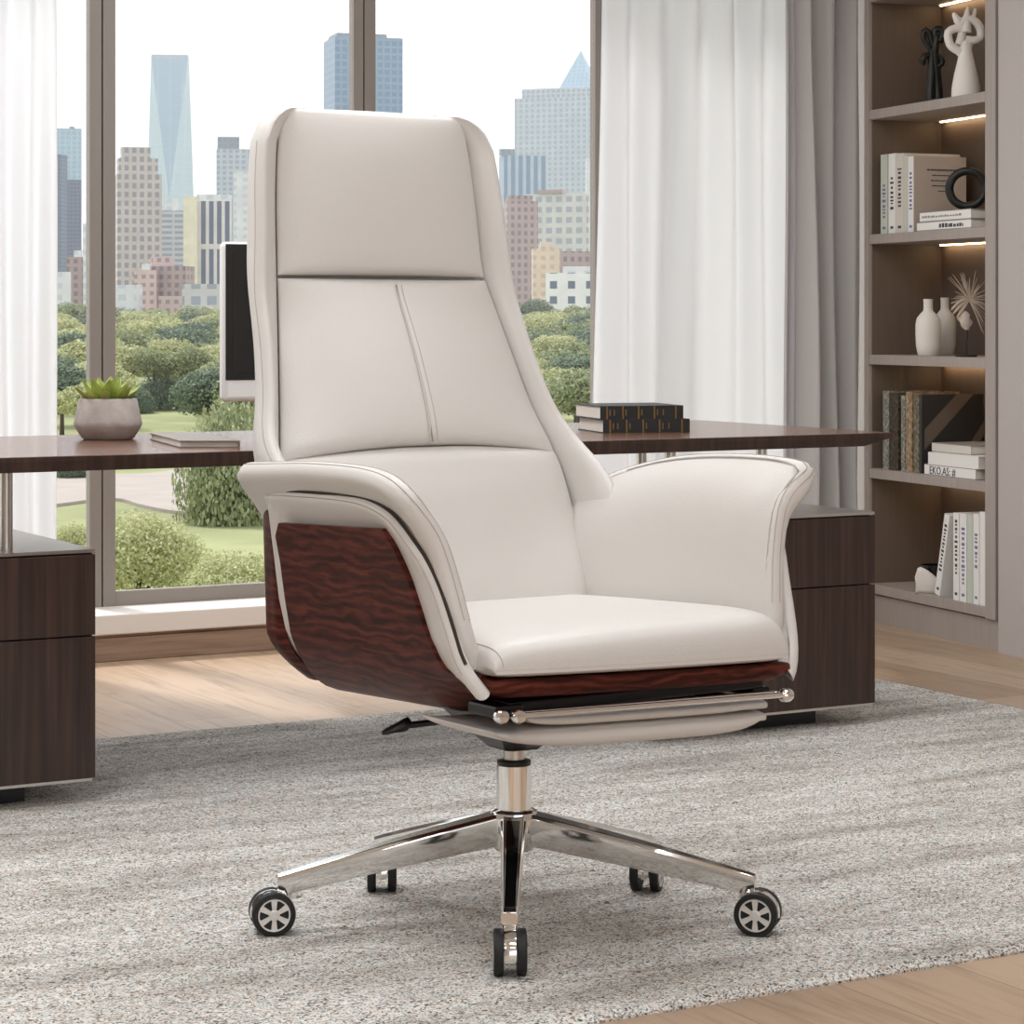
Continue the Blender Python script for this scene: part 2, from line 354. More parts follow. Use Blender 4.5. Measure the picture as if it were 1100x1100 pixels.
# window wall
bwin = bwall+.17
SZ = .132
mb = MB(); mb.box(W(-2.5, bwall+.005, 0), U*7.4, Wd*.5, V((0, 0, .075)))
struct(build('wall_back', mb, 'sill', smooth=False))
mb = MB(); mb.box(W(-2.5, bwall-.012, 0), U*7.2, Wd*.017, V((0, 0, .066))); mb.box(W(-2.5, bwall-.006, .066), U*7.2, Wd*.011, V((0, 0, .012)))
struct(build('baseboard_back', mb, 'baseboard', smooth=False, bevel=.003))
mb = MB(); mb.box(W(-2.5, bwall-.02, .0755), U*7.2, Wd*.5, V((0, 0, SZ-.0755)))
struct(build('trim_1', mb, 'sill', smooth=False, bevel=.004))
def a_at(px, b):       # coordinate along the wall seen in pixel column px at offset b
    r = (px-CX)/F; return b*(U.y and (-Wd.x+r*Wd.y))/(U.x-r*U.y)
frame_root = bpy.data.objects.new('window_1', None); frame_root.location = W(2, bwin, SZ); link(frame_root); struct(frame_root)
zt = CEIL
cols = []   # (name, px0, px1, line px)
fm, gap = MB(), MB()
def mull(x0, x1, xl):
    a0, a1, al = a_at(x0, bwin), a_at(x1, bwin), a_at(xl, bwin)
    m = MB(); m.box(W(a0, bwin, SZ), U*(al-.0025-a0), Wd*.032, V((0, 0, zt-SZ))); m.box(W(al+.0025, bwin, SZ), U*(a1-al-.0025), Wd*.032, V((0, 0, zt-SZ)))
    m.box(W(al-.003, bwin+.012, SZ), U*.006, Wd*.02, V((0, 0, zt-SZ)), mi=1)
    build('mullion', m, ['frame', 'frame_gap'], frame_root, smooth=False)
    return a0, a1
m1 = mull(96.5, 124, 110); m2 = mull(380, 403.5, 391); m3 = mull(639.5, 668, 652); m0 = mull(-330, -300, -315)
aR = a_at(985, bwin)
edges = [(m0[1], m1[0]), (m1[1], m2[0]), (m2[1], m3[0]), (m3[1], aR)]
for a0, a1 in edges:
    m = MB(); m.box(W(a0, bwin+.004, SZ), U*(a1-a0), Wd*.028, V((0, 0, .042))); build('bottom_rail', m, 'frame', frame_root, smooth=False, bevel=.002)
    m = MB(); m.box(W(a0, bwin+.004, zt-.06), U*(a1-a0), Wd*.028, V((0, 0, .06))); build('top_rail', m, 'frame', frame_root, smooth=False)
    m = MB(); m.box(W(a0+.001, bwin+.014, SZ+.042), U*(a1-a0-.002), Wd*.006, V((0, 0, zt-.06-SZ-.042))); build('pane', m, 'glass', frame_root, smooth=False)

# curtains -----------------------------------------------------------
def curtain(name, px0t, px0b, px1, b, matn, amp, wl, label, seed, a_end=None):
    rnd = random.Random(seed); at, abm = a_at(px0t, b), a_at(px0b, b); a1 = a_end if a_end is not None else a_at(px1, b)
    n = int(abs(a1-abm)/wl*18)+1; ph = [0]; 
    loc_w = [wl*rnd.uniform(.6, 1.5) for _ in range(200)]
    def fold(a):
        x = 0; k = 0
        while x+loc_w[k] < a: x += loc_w[k]; k += 1
        f = (a-x)/loc_w[k]; rr = random.Random(seed*100+k).uniform(.55, 1.2)
        return rr*math.sin(2*math.pi*f)
    rows = []
    for i in range(25):
        z = .012+(CEIL-.05-.012)*i/24; q = 1-i/24
        row = []
        for j in range(n):
            f = j/(n-1); a = (at+(abm-at)*(1-z/CEIL)*1.0)*(1-f)+a1*f
            s = f*abs(a1-abm)
            d = amp*fold(s)*(1+.25*math.sin(z*1.7+s*9))+.006*math.sin(z*3+s*25)
            row.append(W(a+.012*math.sin(z*1.3+s*14)*f*(1-f)*4, b+d, z))
        rows.append(row)
    m = MB(); m.grid(rows)
    o = build(name, m, matn, loc=W(abm, b, 0)); tag(o, label, 'curtain')
    so = o.modifiers.new('thick', 'SOLIDIFY'); so.thickness = .0015
    return o
curtain('sheer_curtain', -260, -262, 61, bwall-.10, 'sheer', .028, .085, 'white sheer curtain hanging left of the window behind the desk', 3, a_end=a_at(60, bwall-.10))
curtain('sheer_curtain', 652, 634, 850, bwall-.12, 'sheer', .030, .10, 'white sheer curtain hanging right of the window behind the stacked books', 5)
curtain('drape', 846, 846, 925, bwall-.16, 'drape', .035, .10, 'heavy grey drape hanging between white sheer curtain and bookcase', 9)

# ================================================================ BOOKCASE
bk = thing('bookcase', 'tall taupe built-in bookcase with warm lit shelves at the right', 'bookcase', BC(.3, 0, 0))
s0, s1, DP = -.0657, .617, .262
zs = [.123, .486, .844, 1.223, 1.615, 1.985, 2.35]
m = MB(); m.box(BC(s0-.028, 0, .09), BV*.028, BN*(DP+.02), V((0, 0, CEIL-.095))); build('side_panel', m, 'case', bk, smooth=False, bevel=.001)
m = MB(); m.box(BC(s1, 0, .09), BV*.055, BN*(DP+.02), V((0, 0, CEIL-.095))); build('side_panel', m, 'case', bk, smooth=False, bevel=.001)
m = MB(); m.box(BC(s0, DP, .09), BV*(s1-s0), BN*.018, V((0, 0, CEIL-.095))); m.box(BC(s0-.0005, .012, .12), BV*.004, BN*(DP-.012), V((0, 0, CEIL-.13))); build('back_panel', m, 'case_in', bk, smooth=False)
m = MB(); m.box(BC(s0-.3, .012, 0), BV*(s1+.055-s0+.3), BN*.2, V((0, 0, .088))); build('plinth', m, 'case', bk, smooth=False)
m = MB(); m.box(BC(s1+.055, .014, 0), BV*.010, BN*.02, V((0, 0, CEIL-.005))); build('shadow_gap', m, 'groove', bk, smooth=False)
for k, z in enumerate(zs):
    m = MB(); t = .030
    m.box(BC(s0+.004, 0, z-t), BV*(s1-s0-.004), BN*(DP), V((0, 0, t))); sh = build('shelf', m, 'case', bk, smooth=False, bevel=.001)
    if k > 0:
        m = MB(); m.box(BC(s0+.03, DP-.022, z-t-.0035), BV*(s1-s0-.05), BN*.008, V((0, 0, .0035))); build('led_strip', m, 'led', sh, smooth=False)

# ---- things on the shelves. local frame: s along, n into, z up
def book_upright(name, s, w, depth, h, z, cover, spine=None, n0=.02, label='', group='books on the bookcase shelves', lean=0, marks=None, cat='book'):
    """book standing: spine faces the room; w thickness along the shelf"""
    base = BC(s, n0, z); r = thing(name, label, cat, base, group)
    c, sn = math.cos(lean), math.sin(lean); ex = BV*c-V((0, 0, 1))*sn; ez = V((0, 0, 1))*c+BV*sn   # leaning tips towards +s
    b0 = base+(V((0, 0, 1))*(w*sn) if lean else V((0, 0, 0)))
    cv = MB(); t = .0025
    cv.box(b0, ex*t, BN*depth, ez*h); cv.box(b0+ex*(w-t), ex*t, BN*depth, ez*h); cv.box(b0+ex*t, ex*(w-2*t), BN*t, ez*h, mi=1)
    build('cover', cv, [cover, spine or cover], r, smooth=False)
    pg = MB(); pg.box(b0+ex*t+BN*t+ez*.003, ex*(w-2*t), BN*(depth-2*t-.002), ez*(h-.006)); build('pages', pg, 'pages', r, smooth=False)
    if marks:
        mk = MB(); rnd = random.Random(int(s*1000)+int(z*97)); z0, z1, inkm = marks; k = z0
        while k < z1:
            l = rnd.uniform(.006, .013); ww = w*rnd.uniform(.25, .5)
            mk.box(b0+ex*(w/2-ww/2)+ez*(h*k)-BN*.0006, ex*ww, BN*.0006, ez*l*.7); k += l*1.35/h
        mk.box(b0+ex*(w*.3)+ez*(h*.06)-BN*.0006, ex*w*.4, BN*.0006, ez*.008)
        build('spine_lettering', mk, inkm, r, smooth=False)
    return r
def bars(tm, rng, hh, p, ex, ey, ls, h):
    rnd = random.Random(5); f = rng[0]
    while f < rng[1]:
        l = rnd.uniform(.02, .05); tm.box(p+ex*(ls*f)-ey*.0005+V((0, 0, h*.5-hh*.5)), ex*(ls*l), ey*.0005, V((0, 0, hh*rnd.uniform(.6, 1)))); f += l*1.35
def book_flat(name, s, n, z, ls, ln, h, cover, spine=None, label='', group='books on the bookcase shelves', title=None, rot=0, loc=None, ex=None, ey=None, cat='book'):
    """book lying flat, spine towards the room"""
    ex = ex or BV; ey = ey or BN
    if rot: ex, ey = ex*math.cos(rot)+ey*math.sin(rot), ey*math.cos(rot)-ex*math.sin(rot)
    p = loc if loc is not None else BC(s, n, z); up = V((0, 0, 1)); r = thing(name, label, cat, p, group); t = .0025
    cv = MB(); cv.box(p, ex*ls, ey*ln, up*t); cv.box(p+up*(h-t), ex*ls, ey*ln, up*t); cv.box(p+up*t, ex*ls, ey*t, up*(h-2*t), mi=1)
    build('cover', cv, [cover, spine or cover], r, smooth=False)
    pg = MB(); pg.box(p+ex*.003+ey*t+up*t, ex*(ls-.006), ey*(ln-t-.004), up*(h-2*t)); build('pages', pg, 'pages', r, smooth=False)
    if title:
        tm = MB(); txt, size, off, tmat = title; bars(tm, txt, size, p, ex, ey, ls, h) if not isinstance(txt, str) else text_mb(tm, txt, size, p+ex*off-ey*.0006+up*(h*.5-size*.36), ex, up); build('spine_lettering', tm, tmat, r, smooth=False)
    return r
def s_at(px, n):          # shelf coordinate seen in pixel column px at depth n
    r = (px-CX)/F; q = BW0+BN*n; return (r*q.y-q.x)/(BV.x-r*BV.y)
def h_px(px, y, n): s = s_at(px, n); d = BC(s, n).y; return H-(y-CY)/F*d
# shelf at 1.223: upright books, one broad cover facing, two flat, ring
Z = zs[3]; n0 = .03
def upr(x0, x1, ytop, z, depth, cover, label, **k):
    n_ = k.get('n0', .03); a, b_ = s_at(x0, n_), s_at(x1, n_)
    return book_upright('book', a, b_-a-.0015, depth, h_px((x0+x1)/2, ytop, n_)-z, z, cover, label=label, **k)
upr(949, 956.5, 166, Z, .2, 'booksage', 'thin pale sage book, leftmost upright on the shelf with the black ring', marks=(.2, .6, 'inkviolet'))
upr(957.5, 965, 165, Z, .205, 'bookwhite', 'bright white upright book with dark spine lettering on the shelf with the black ring', marks=(.3, .68, 'ink'))
upr(965, 974, 165, Z, .2, 'bookivory', 'ivory upright book with a dark ink blot on its spine, shelf with the black ring', marks=(.33, .8, 'ink'))
upr(974, 978, 167, Z, .19, 'booksage', 'narrow grey green book pressed between two upright books beside the black ring')
bb = upr(978, 985, 168, Z, .185, 'booktaupe', 'upright book showing its taupe front cover with small printed title', spine='bookwhite', marks=(.3, .8, 'inkviolet'))
mk = MB(); sc = s_at(985, .03)
for k, (f0, f1) in enumerate([(.2, .82), (.3, .7), (.28, .74), (.3, .68), (.42, .66)]):
    zz = Z+.19-.016*k
    q = f0
    rr = random.Random(k)
    while q < f1:
        l = rr.uniform(.03, .08); mk.box(BC(sc-.0012, .03+.18*q, zz), BV*.0008, BN*(.18*l*.8), V((0, 0, .0045 if k == 0 else .003))); q += l
build('cover_lettering', mk, 'ink', bb, smooth=False)
def flatb(x0, x1, ytop, ybot, n, ln, cover, label, zb=None, **k):
    a, b_ = s_at(x0, n), s_at(x1, n); zb = zb if zb is not None else Z; zt_ = h_px((x0+x1)/2, ytop, n)
    return book_flat('book', a, n, zb, b_-a, ln, zt_-zb, cover, label=label, **k), zt_
o, zz = flatb(985, 1043, 237, 244, .005, .16, 'bookgrey', 'white spined book lying flat under another beside the black ring', zb=Z, spine='bookwhite', title=((.42, .85), .013, 0, 'ink'))
o, z2 = flatb(988, 1043, 226, 237, .005, .16, 'bookgrey', 'white spined book lying flat, directly under the black ring', zb=zz, spine='bookwhite', title=((.05, .8), .007, 0, 'bookgrey'))
# ring
rc_n = .07; s_r = s_at(1039, rc_n); d_ = BC(s_r, rc_n).y; R_ = .066
m = MB(); cr = BC(s_r, rc_n, z2+R_*.985); axr = (BV*.85-BN*.52).normalized(); e1 = axr.cross(V((0, 0, 1))).normalized(); e2 = V((0, 0, 1))
rows = []
for i in range(48):
    t = 2*math.pi*i/48; rad = e1*math.cos(t)+e2*math.sin(t); row = []
    for j in range(16):
        q = 2*math.pi*j/16; row.append(cr+rad*(R_-.0135+.0125*math.copysign(abs(math.cos(q))**.7, math.cos(q)))+axr*(.021*math.copysign(abs(math.sin(q))**.6, math.sin(q))))
    rows.append(row)
m.grid(rows, closeu=True, closev=True)
tag(build('ring_sculpture', m, 'sculptblack', loc=BC(s_r, rc_n, z2)), 'matte black ring ornament standing on two flat white books', 'ornament')
# shelf 1.615: sculptures
Z = zs[4]
n_ = .06; s_b = s_at(1003.5, n_); dd = BC(s_b, n_).y; px = dd/F
m = MB(); c = BC(s_b, n_, Z); ex = V((1, 0, 0))
def q(x, y, off=0): return V(((x-CX)/F*dd, dd+off, H-(y-CY)/F*dd))
def put(pts): return [q(x, y, o)-q(1003.5, 103, 0)+c+V((0, 0, 0)) for x, y, o in pts]
m.tube(csp(put([(999, 103, 0), (1000, 80, 0), (1001, 60, .004), (1001, 45, 0)]), 10), [.017, .016, .015, .014, .014, .014, .013, .013, .012, .011], 12)
m.tube(csp(put([(1008, 103, .008), (1007, 80, .01), (1005, 60, .004), (1004, 45, 0), (1007, 32, 0)]), 10), [.018, .017, .016, .015, .015, .014, .013, .013, .012, .011], 12)
m.tube(csp(put([(999, 45, 0), (993, 36, 0), (992, 27, 0), (996, 24, 0), (999, 31, 0), (1002, 42, 0)]), 14), .0085, 10)
m.tube(csp(put([(1004, 44, 0), (1005, 34, 0), (1004, 26, 0), (1009, 23, 0), (1013, 29, 0), (1009, 37, 0)]), 14), .011, 10)
m.tube(csp(put([(1000, 52, 0), (994, 52, 0), (991, 57, 0), (993, 62, 0)]), 8), [.008, .009, .01, .012, .012, .012, .01, .006], 10)
m.tube(csp(put([(1006, 50, 0), (1011, 55, 0), (1012, 60, 0), (1007, 64, 0)]), 8), .009, 10)
m.cbox(c+V((0, 0, .004)), BV*.14, BN*.07, V((0, 0, .008)))
tag(build('figure_sculpture', m, 'sculptblack', loc=c), 'dark bronze sculpture of two slender entwined figures on top shelf', 'sculpture')
n_ = .05; s_b = s_at(1037.5, n_); dd = BC(s_b, n_).y; c = BC(s_b, n_, Z)
def put(pts): return [q(x, y, o)-q(1037.5, 100, 0)+c for x, y, o in pts]
m = MB(); k = dd/F
m.lathe([(.0, 0), (15.5*k, 0), (15.5*k, .012), (15*k, .03), (12.5*k, 18*k+.02), (9.5*k, 30*k+.02), (7*k, 42*k+.02), (6.5*k, 50*k+.02), (3*k, 54*k+.02), (0, 55*k+.02)], c, n=28)
m.tube(csp(put([(1036, 52, 0), (1030, 50, 0), (1022, 45, 0), (1019, 38, 0), (1019, 30, 0), (1026, 26, 0), (1033, 26, 0)]), 16), .0125, 12)
m.tube(csp(put([(1030, 44, 0), (1033, 34, .004), (1034, 25, .004), (1028, 16, 0), (1024, 9, 0)]), 14), [.0125]*11+[.010, .008, .004], 12)
m.tube(csp(put([(1037, 38, -.004), (1046, 39, -.004), (1053, 36, 0), (1053, 26, 0), (1047, 18, 0), (1038, 16, 0), (1032, 22, 0)]), 18), .0125, 12)
m.tube(csp(put([(1037, 30, 0), (1038, 18, 0), (1039, 8, 0), (1040, 3, 0)]), 10), [.018, .017, .016, .015, .013, .011, .010, .008, .006, .004], 12)
m.tube(csp(put([(1044, 18, 0), (1047, 10, .004), (1048, 4, .004)]), 8), [.008, .008, .007, .007, .006, .006, .005, .004], 10)
m.tube(csp(put([(1034, 56, 0), (1028, 50, 0), (1025, 44, 0)]), 8), .009, 10)
m.tube(csp(put([(1035, 54, 0), (1040, 48, 0), (1043, 40, 0)]), 8), .010, 10)
tag(build('abstract_sculpture', m, 'ceramic', loc=c), 'white sculpture with looping arms rising from a bell shaped base', 'sculpture')
# shelf .844: two vases and coral fan
Z = zs[2]
def vase(px, n_, hpx, wpx, matn, label):
    s_ = s_at(px, n_); c = BC(s_, n_, Z); k = c.y/F; h = hpx*k; w = wpx*k/2; m = MB()
    m.lathe([(0, 0), (w*.72, 0), (w*.82, h*.02), (w*.96, h*.18), (w, h*.38), (w, h*.55), (w*.9, h*.66), (w*.62, h*.74), (w*.40, h*.79), (w*.37, h*.84), (w*.37, h*.97), (w*.39, h), (w*.3, h), (w*.28, h*.8), (0, h*.78)], c, n=32)
    return tag(build('vase', m, matn, loc=c), label, 'vase', 'white bottle vases')
vase(997, .055, 61, 27, 'ceramic', 'white bottle vase in front of its twin on the middle shelf')
vase(1015, .155, 62, 24, 'ceramicgrey', 'greyer bottle vase half hidden behind a whiter one, middle shelf')
n_ = .05; s_b = s_at(1038, n_); dd = BC(s_b, n_).y; c = BC(s_b, n_, Z)
def put(pts): return [q(x, y, o)-q(1038, 381, 0)+c for x, y, o in pts]
r = thing('coral_sculpture', 'pale spiky dried seed head sculpture on thin black stand', 'ornament', c)
m = MB(); m.lathe([(0, 0), (.032, 0), (.032, .005), (0, .006)], c, n=24); m.tube(put([(1038, 380, 0), (1039, 352, 0)]), .0022, 8); build('stand', m, 'black', r)
m = MB(); rows = []
for i in range(14):
    t = i/13; ctr = put([(1034+5*t, 331+21*t, 0)])[0]; rr = .019*math.sin(math.pi*(.12+.8*t))**.8
    rows.append([ctr+V((math.cos(a_)*rr*(1+.2*math.sin(3*a_+i)), math.sin(a_)*rr*.8, 0)) for a_ in [2*math.pi*j/14 for j in range(14)]])
m.grid(rows, closeu=True, cap=True); build('coral_head', m, 'coral', r)
m = MB(); rnd = random.Random(4); ctr = put([(1042, 322, 0)])[0]
for i in range(70):
    a_ = rnd.uniform(-1.1, 3.6)-.1; l = rnd.uniform(.055, .105) if .9 < a_ < 2.4 or a_ < -.4 else rnd.uniform(.04, .06)
    dx = V((math.cos(a_), rnd.uniform(-.22, .22), math.sin(a_))).normalized()
    if dx.x > 0: l = min(l, .03/max(dx.x, .2)+.02)
    p1 = ctr+dx*l; m.tube([ctr, ctr+dx*l*.5+V((0, 0, .003)), p1-V((0, 0, .004))], [.0016, .0011, .0005], 5)
for x0, y0 in ((1021, 331), (1023, 335), (1027, 339)): m.tube(csp(put([(1040, 320, 0), ((1040+x0)/2, y0-9, -.01), (x0, y0, -.01)]), 6), [.004, .005, .005, .005, .004, .002], 7)
build('dried_spikes', m, 'dried', r)
# shelf .486: dark books, big cover, three flat
Z = zs[1]
upr(951.5, 958, 420, Z, .18, 'spinegrey', 'pale grey spined book, leftmost on the shelf behind the desk end', marks=None)
upr(958.5, 968, 422, Z, .17, 'spinedark', 'dark book with olive fleck, second in the row behind the desk end')
upr(971, 975.5, 425, Z, .18, 'spinegrey', 'narrow blue grey patterned book in the row of dark books', )
upr(976, 983, 421, Z, .17, 'spineamber', 'amber brown patterned book, tallest in the row of dark books')
upr(984.5, 990.5, 424, Z, .18, 'spineolive', 'olive patterned book beside the black one with diagonal stripes')
bb = upr(990.5, 993.5, 424, Z, .215, 'bookdark', 'large black book whose cover shows two diagonal taupe stripes')
sc = s_at(993.5, .03)-.001; m = MB()
hh = h_px(992, 424, .03)-Z
def cp(f, g): return BC(sc-.0004, .03+.215*f, Z+hh*g)
for quad in ([(0, .3), (0, .56), (.52, 1), (.8, 1)], [(.45, 0), (.62, .0), (.99, .5), (.99, .68)]):
    p_ = [cp(*z_) for z_ in quad]; m.add(p_+[p-BV*-.0008 for p in p_], [(0, 1, 2, 3), (7, 6, 5, 4), (0, 4, 5, 1), (1, 5, 6, 2), (2, 6, 7, 3), (3, 7, 4, 0)])
build('cover_stripe', m, 'booktan', bb, smooth=False)
o, zz = flatb(993, 1048, 501, 510, .006, .17, 'bookgrey', 'white spined book with large dark lettering, lowest of three flat books', zb=Z, spine='bookwhite', title=('EKO.AS: #', .034, .03, 'ink'))
o, zz = flatb(997, 1051, 488, 499, .006, .15, 'bookwhite', 'plain white book in the middle of three flat books', zb=zz)
o, zz = flatb(1001, 1043, 477, 487, .03, .19, 'bookgrey', 'grey book, topmost of three flat books', zb=zz, spine='bookivory')
# shelf .123: bowl, leaning book, upright books
Z = zs[0]
upr(1024, 1030.5, 551, Z, .17, 'bookwhite', 'white upright book with dark lettering, first right of the leaning one', n0=.01, marks=(.3, .9, 'ink'))
upr(1031, 1038.5, 552, Z, .17, 'bookwhite', 'white book with violet spine lettering, second right of the leaning one', n0=.01, marks=(.2, .82, 'inkviolet'))
upr(1039, 1045, 553, Z, .165, 'booksage', 'pale sage green book among the white ones on the lowest shelf', n0=.01)
upr(1045.5, 1052, 552, Z, .17, 'bookwhite', 'white book with faint violet marks, second from the right on lowest shelf', n0=.01, marks=(.4, .8, 'inkviolet'))
upr(1052.5, 1058.5, 550, Z, .17, 'bookwhite', 'plain white book, rightmost on the lowest shelf', n0=.01)
sl = s_at(1007, .03); book_upright('book', sl, .030, .15, h_px(1020, 550, .03)-Z-.004, Z, 'bookwhite', n0=.02, lean=.235, label='white book leaning to the right on the lowest shelf', marks=(.3, .9, 'ink'))
n_ = .07; c = BC(s_at(1003, n_), n_, Z); r = thing('tealight_holder', 'dark glass cup cradled by a curved white ceramic wing, lowest shelf', 'candle holder', c)
m = MB(); k = c.y/F
m.lathe([(0, .002), (.028, .002), (.036, .015), (.040, .04), (.040, .082), (.037, .082), (.036, .02), (0, .01)], c, n=28); build('cup', m, 'screen', r)
m = MB(); rows = []
for i in range(15):
    f = i/14; x_ = -22*k+f*34*k
    hh = .012+.070*max(0, math.cos(min(1, f*1.12)*math.pi/2))**.9*(min(1, .5+f*6))
    c0 = c+V((x_, -.045-.01*math.sin(f*3), 0)); rows.append([c0+V((0, -.012+.012*g+(.018*(1-g)**2), .0+hh*g)) for g in [j/6 for j in range(7)]])
m.grid(rows); o = build('wing', m, 'ceramic', r); so = o.modifiers.new('t', 'SOLIDIFY'); so.thickness = .006

# ================================================================ DESK
up = V((0, 0, 1)); ZD = .69; bF = 4.505
dk = thing('desk', 'dark walnut executive desk on two drawer pedestals before the window', 'desk', W(2.5, 4.9, 0))
aT = 3.534; aL = .70; TD = .83
m = MB(); a0, a1, b0, b1 = aL, aT, bF-.01, bF-.01+TD
top = [W(a0, b0, ZD), W(a1, b0, ZD), W(a1, b1, ZD), W(a0, b1, ZD)]
low = [W(a0, b0+.002, ZD-.03), W(a1-.085, b0+.002, ZD-.03), W(a1-.085, b1-.03, ZD-.03), W(a0, b1-.03, ZD-.03)]
mid = [p-up*.010 for p in top]
m.grid([low, mid, top], closeu=True, cap=True, mi=1); m.mi[-1] = 0; build('desktop', m, ['walnut_top', 'walnut'], dk, smooth=False, bevel=.0015)
for (pa1, wd) in ((1.596, .62), (3.499, .62)):
    pa0 = pa1-wd; pb0, pdp, pz0, pz1 = 4.52, .74, .055, .505
    m = MB(); m.box(W(pa0, pb0+.02, pz0+.004), U*wd, Wd*(pdp-.02), up*(pz1-pz0-.012)); ped = build('pedestal', m, 'walnut', dk, smooth=False, bevel=.001)
    zsplit = .95-(681.5-345)*4.739/2600
    for z0_, z1_ in ((pz0+.004, zsplit-.0015), (zsplit+.0015, pz1-.010)):
        m = MB(); m.box(W(pa0, pb0, z0_), U*wd, Wd*.02, up*(z1_-z0_)); build('drawer', m, 'walnut', ped, smooth=False, bevel=.0012)
    m = MB(); m.box(W(pa0, pb0+.002, pz1-.0065), U*wd, Wd*(pdp-.002), up*.0065); build('top_plate', m, 'chrome_brushed', ped, smooth=False)
    m = MB(); m.box(W(pa0+.003, pb0+.003, pz0-.002), U*(wd-.008), Wd*(pdp-.006), up*.006); build('base_plate', m, 'chrome_brushed', ped, smooth=False)
    m = MB(); m.box(W(pa0+.05, pb0+.07, .013), U*(wd-.17), Wd*(pdp-.14), up*(pz0-.015)); build('plinth', m, 'black', ped, smooth=False)
    for pa_ in ((pa1-.505, pa1-.147) if pa1 < 2 else (2.9946, 3.246)):
        for pb_ in (4.62, 5.14):
            m = MB(); m.tube([W(pa_, pb_, pz1), W(pa_, pb_, ZD-.03)], .0125, 16); m.tube([W(pa_, pb_, ZD-.036), W(pa_, pb_, ZD-.03)], .018, 16); build('post', m, 'chrome_brushed', dk)

# pot
c = V(((116-CX)/F*5.33, 5.33, ZD)); k = 5.33/F
r = thing('potted_succulent', 'green succulent in a faceted grey concrete pot on the desk', 'plant', c)
m = MB(); m.lathe([(0, 0), (25*k, 0), (28*k, .003), (35.5*k, .028), (36.5*k, .034), (36*k, .040), (31*k, .088), (29.5*k, .0905), (28*k, .088), (29*k, .075), (0, .075)], c, n=48); build('pot', m, 'concrete', r)
m = MB(); m.lathe([(0, .0755), (28*k, .0755), (26*k, .081), (0, .083)], c, n=24); build('soil', m, 'soil', r)
m = MB(); rnd = random.Random(2)
def leaf(az, el, L_, w_, base_r, z0=.078):
    d = V((math.cos(az)*math.cos(el), math.sin(az)*math.cos(el), math.sin(el))); sd = V((-math.sin(az), math.cos(az), 0)); nn = sd.cross(d)
    b0 = c+V((math.cos(az), math.sin(az), 0))*base_r+up*z0; rows = []
    for i in range(9):
        t = i/8; w = w_*(math.sin(math.pi*min(t*.72+.16, 1))**.9)*(1-t**6)+.0004; th = w*.42*(1-.4*t); curve = nn*(-.012*t*t*L_/.05)
        ctr = b0+d*(L_*t)-curve*-1
        rows.append([ctr+sd*(w*math.cos(2*math.pi*j/10))+nn*(th*math.sin(2*math.pi*j/10)+(w*.35*abs(math.cos(2*math.pi*j/10))**2)*-1) for j in range(10)])
    m.grid(rows, closeu=True, cap=True)
for ring, (n_, el, L_, w_, br) in enumerate([(9, .30, .068, .0135, .022), (8, .62, .066, .015, .015), (7, .92, .058, .016, .008), (5, 1.2, .042, .016, .003), (4, 1.42, .032, .013, .001)]):
    for i in range(n_): leaf(2*math.pi*(i+ring*.37)/n_+rnd.uniform(-.1, .1), el+rnd.uniform(-.1, .1), L_*rnd.uniform(.85, 1.1), w_, br)
build('rosette', m, 'succulent', r)
# notebook
fl_, bl_ = FL(193, 481, ZD), FL(161, 472.5, ZD); ex_ = V((.124, .004, 0)); ey_ = bl_-fl_; ey_.z = 0
r = thing('notebook', 'slim closed grey notebook lying on the desk beside the succulent', 'notebook', fl_+up*0)
m = MB(); m.box(fl_, ex_, ey_, up*.0025); m.box(fl_+up*.0125, ex_, ey_, up*.0025); m.box(fl_+ex_*.975+up*.0025, ex_*.025, ey_, up*.010); build('cover', m, 'bookgrey', r, smooth=False, bevel=.0008)
m = MB(); m.box(fl_+up*.0025+ey_*.02+ex_*.02, ex_*.955, ey_*.96, up*.010); build('pages', m, 'pages', r, smooth=False)
# stacked leather books
def desk_book(x0, x1, ybot, th, dpt, z, label):
    p0, p1 = FL(x0, ybot, ZD), FL(x1, ybot-1.2, ZD); ex_ = (p1-p0); ex_.z = 0; L_ = ex_.length; ex_.normalize(); ey_ = V((-ex_.y, ex_.x, 0)); ey_ = (ey_*.93+V((-.37, 0, 0))).normalized() if False else ey_
    p = V((p0.x, p0.y, z)); r = book_flat('book', 0, 0, 0, L_, dpt, th, 'blackleather', label=label, loc=p, ex=ex_, ey=ey_, group='leather books stacked on the desk')
    m = MB()
    for f in (.07, .26, .45, .64, .90): m.box(p+ex_*(L_*f)-ey_*.0012-up*0+up*.001, ex_*.0035, ey_*.0012, up*(th-.002))
    for f in (.11, .16, .30, .49, .68, .75): m.box(p+ex_*(L_*f)-ey_*.0008+up*(th*.28), ex_*(.0025), ey_*.0008, up*(th*.45))
    build('gold_band', m, 'gold', r, smooth=False)
desk_book(648, 741, 465.5, .0315, .20, ZD, 'black leather bound book with gold bands, under another on the desk')
desk_book(645, 734, 465.5, .0315, .20, ZD+.0315, 'black leather bound book with gold bands, on top of the desk stack')
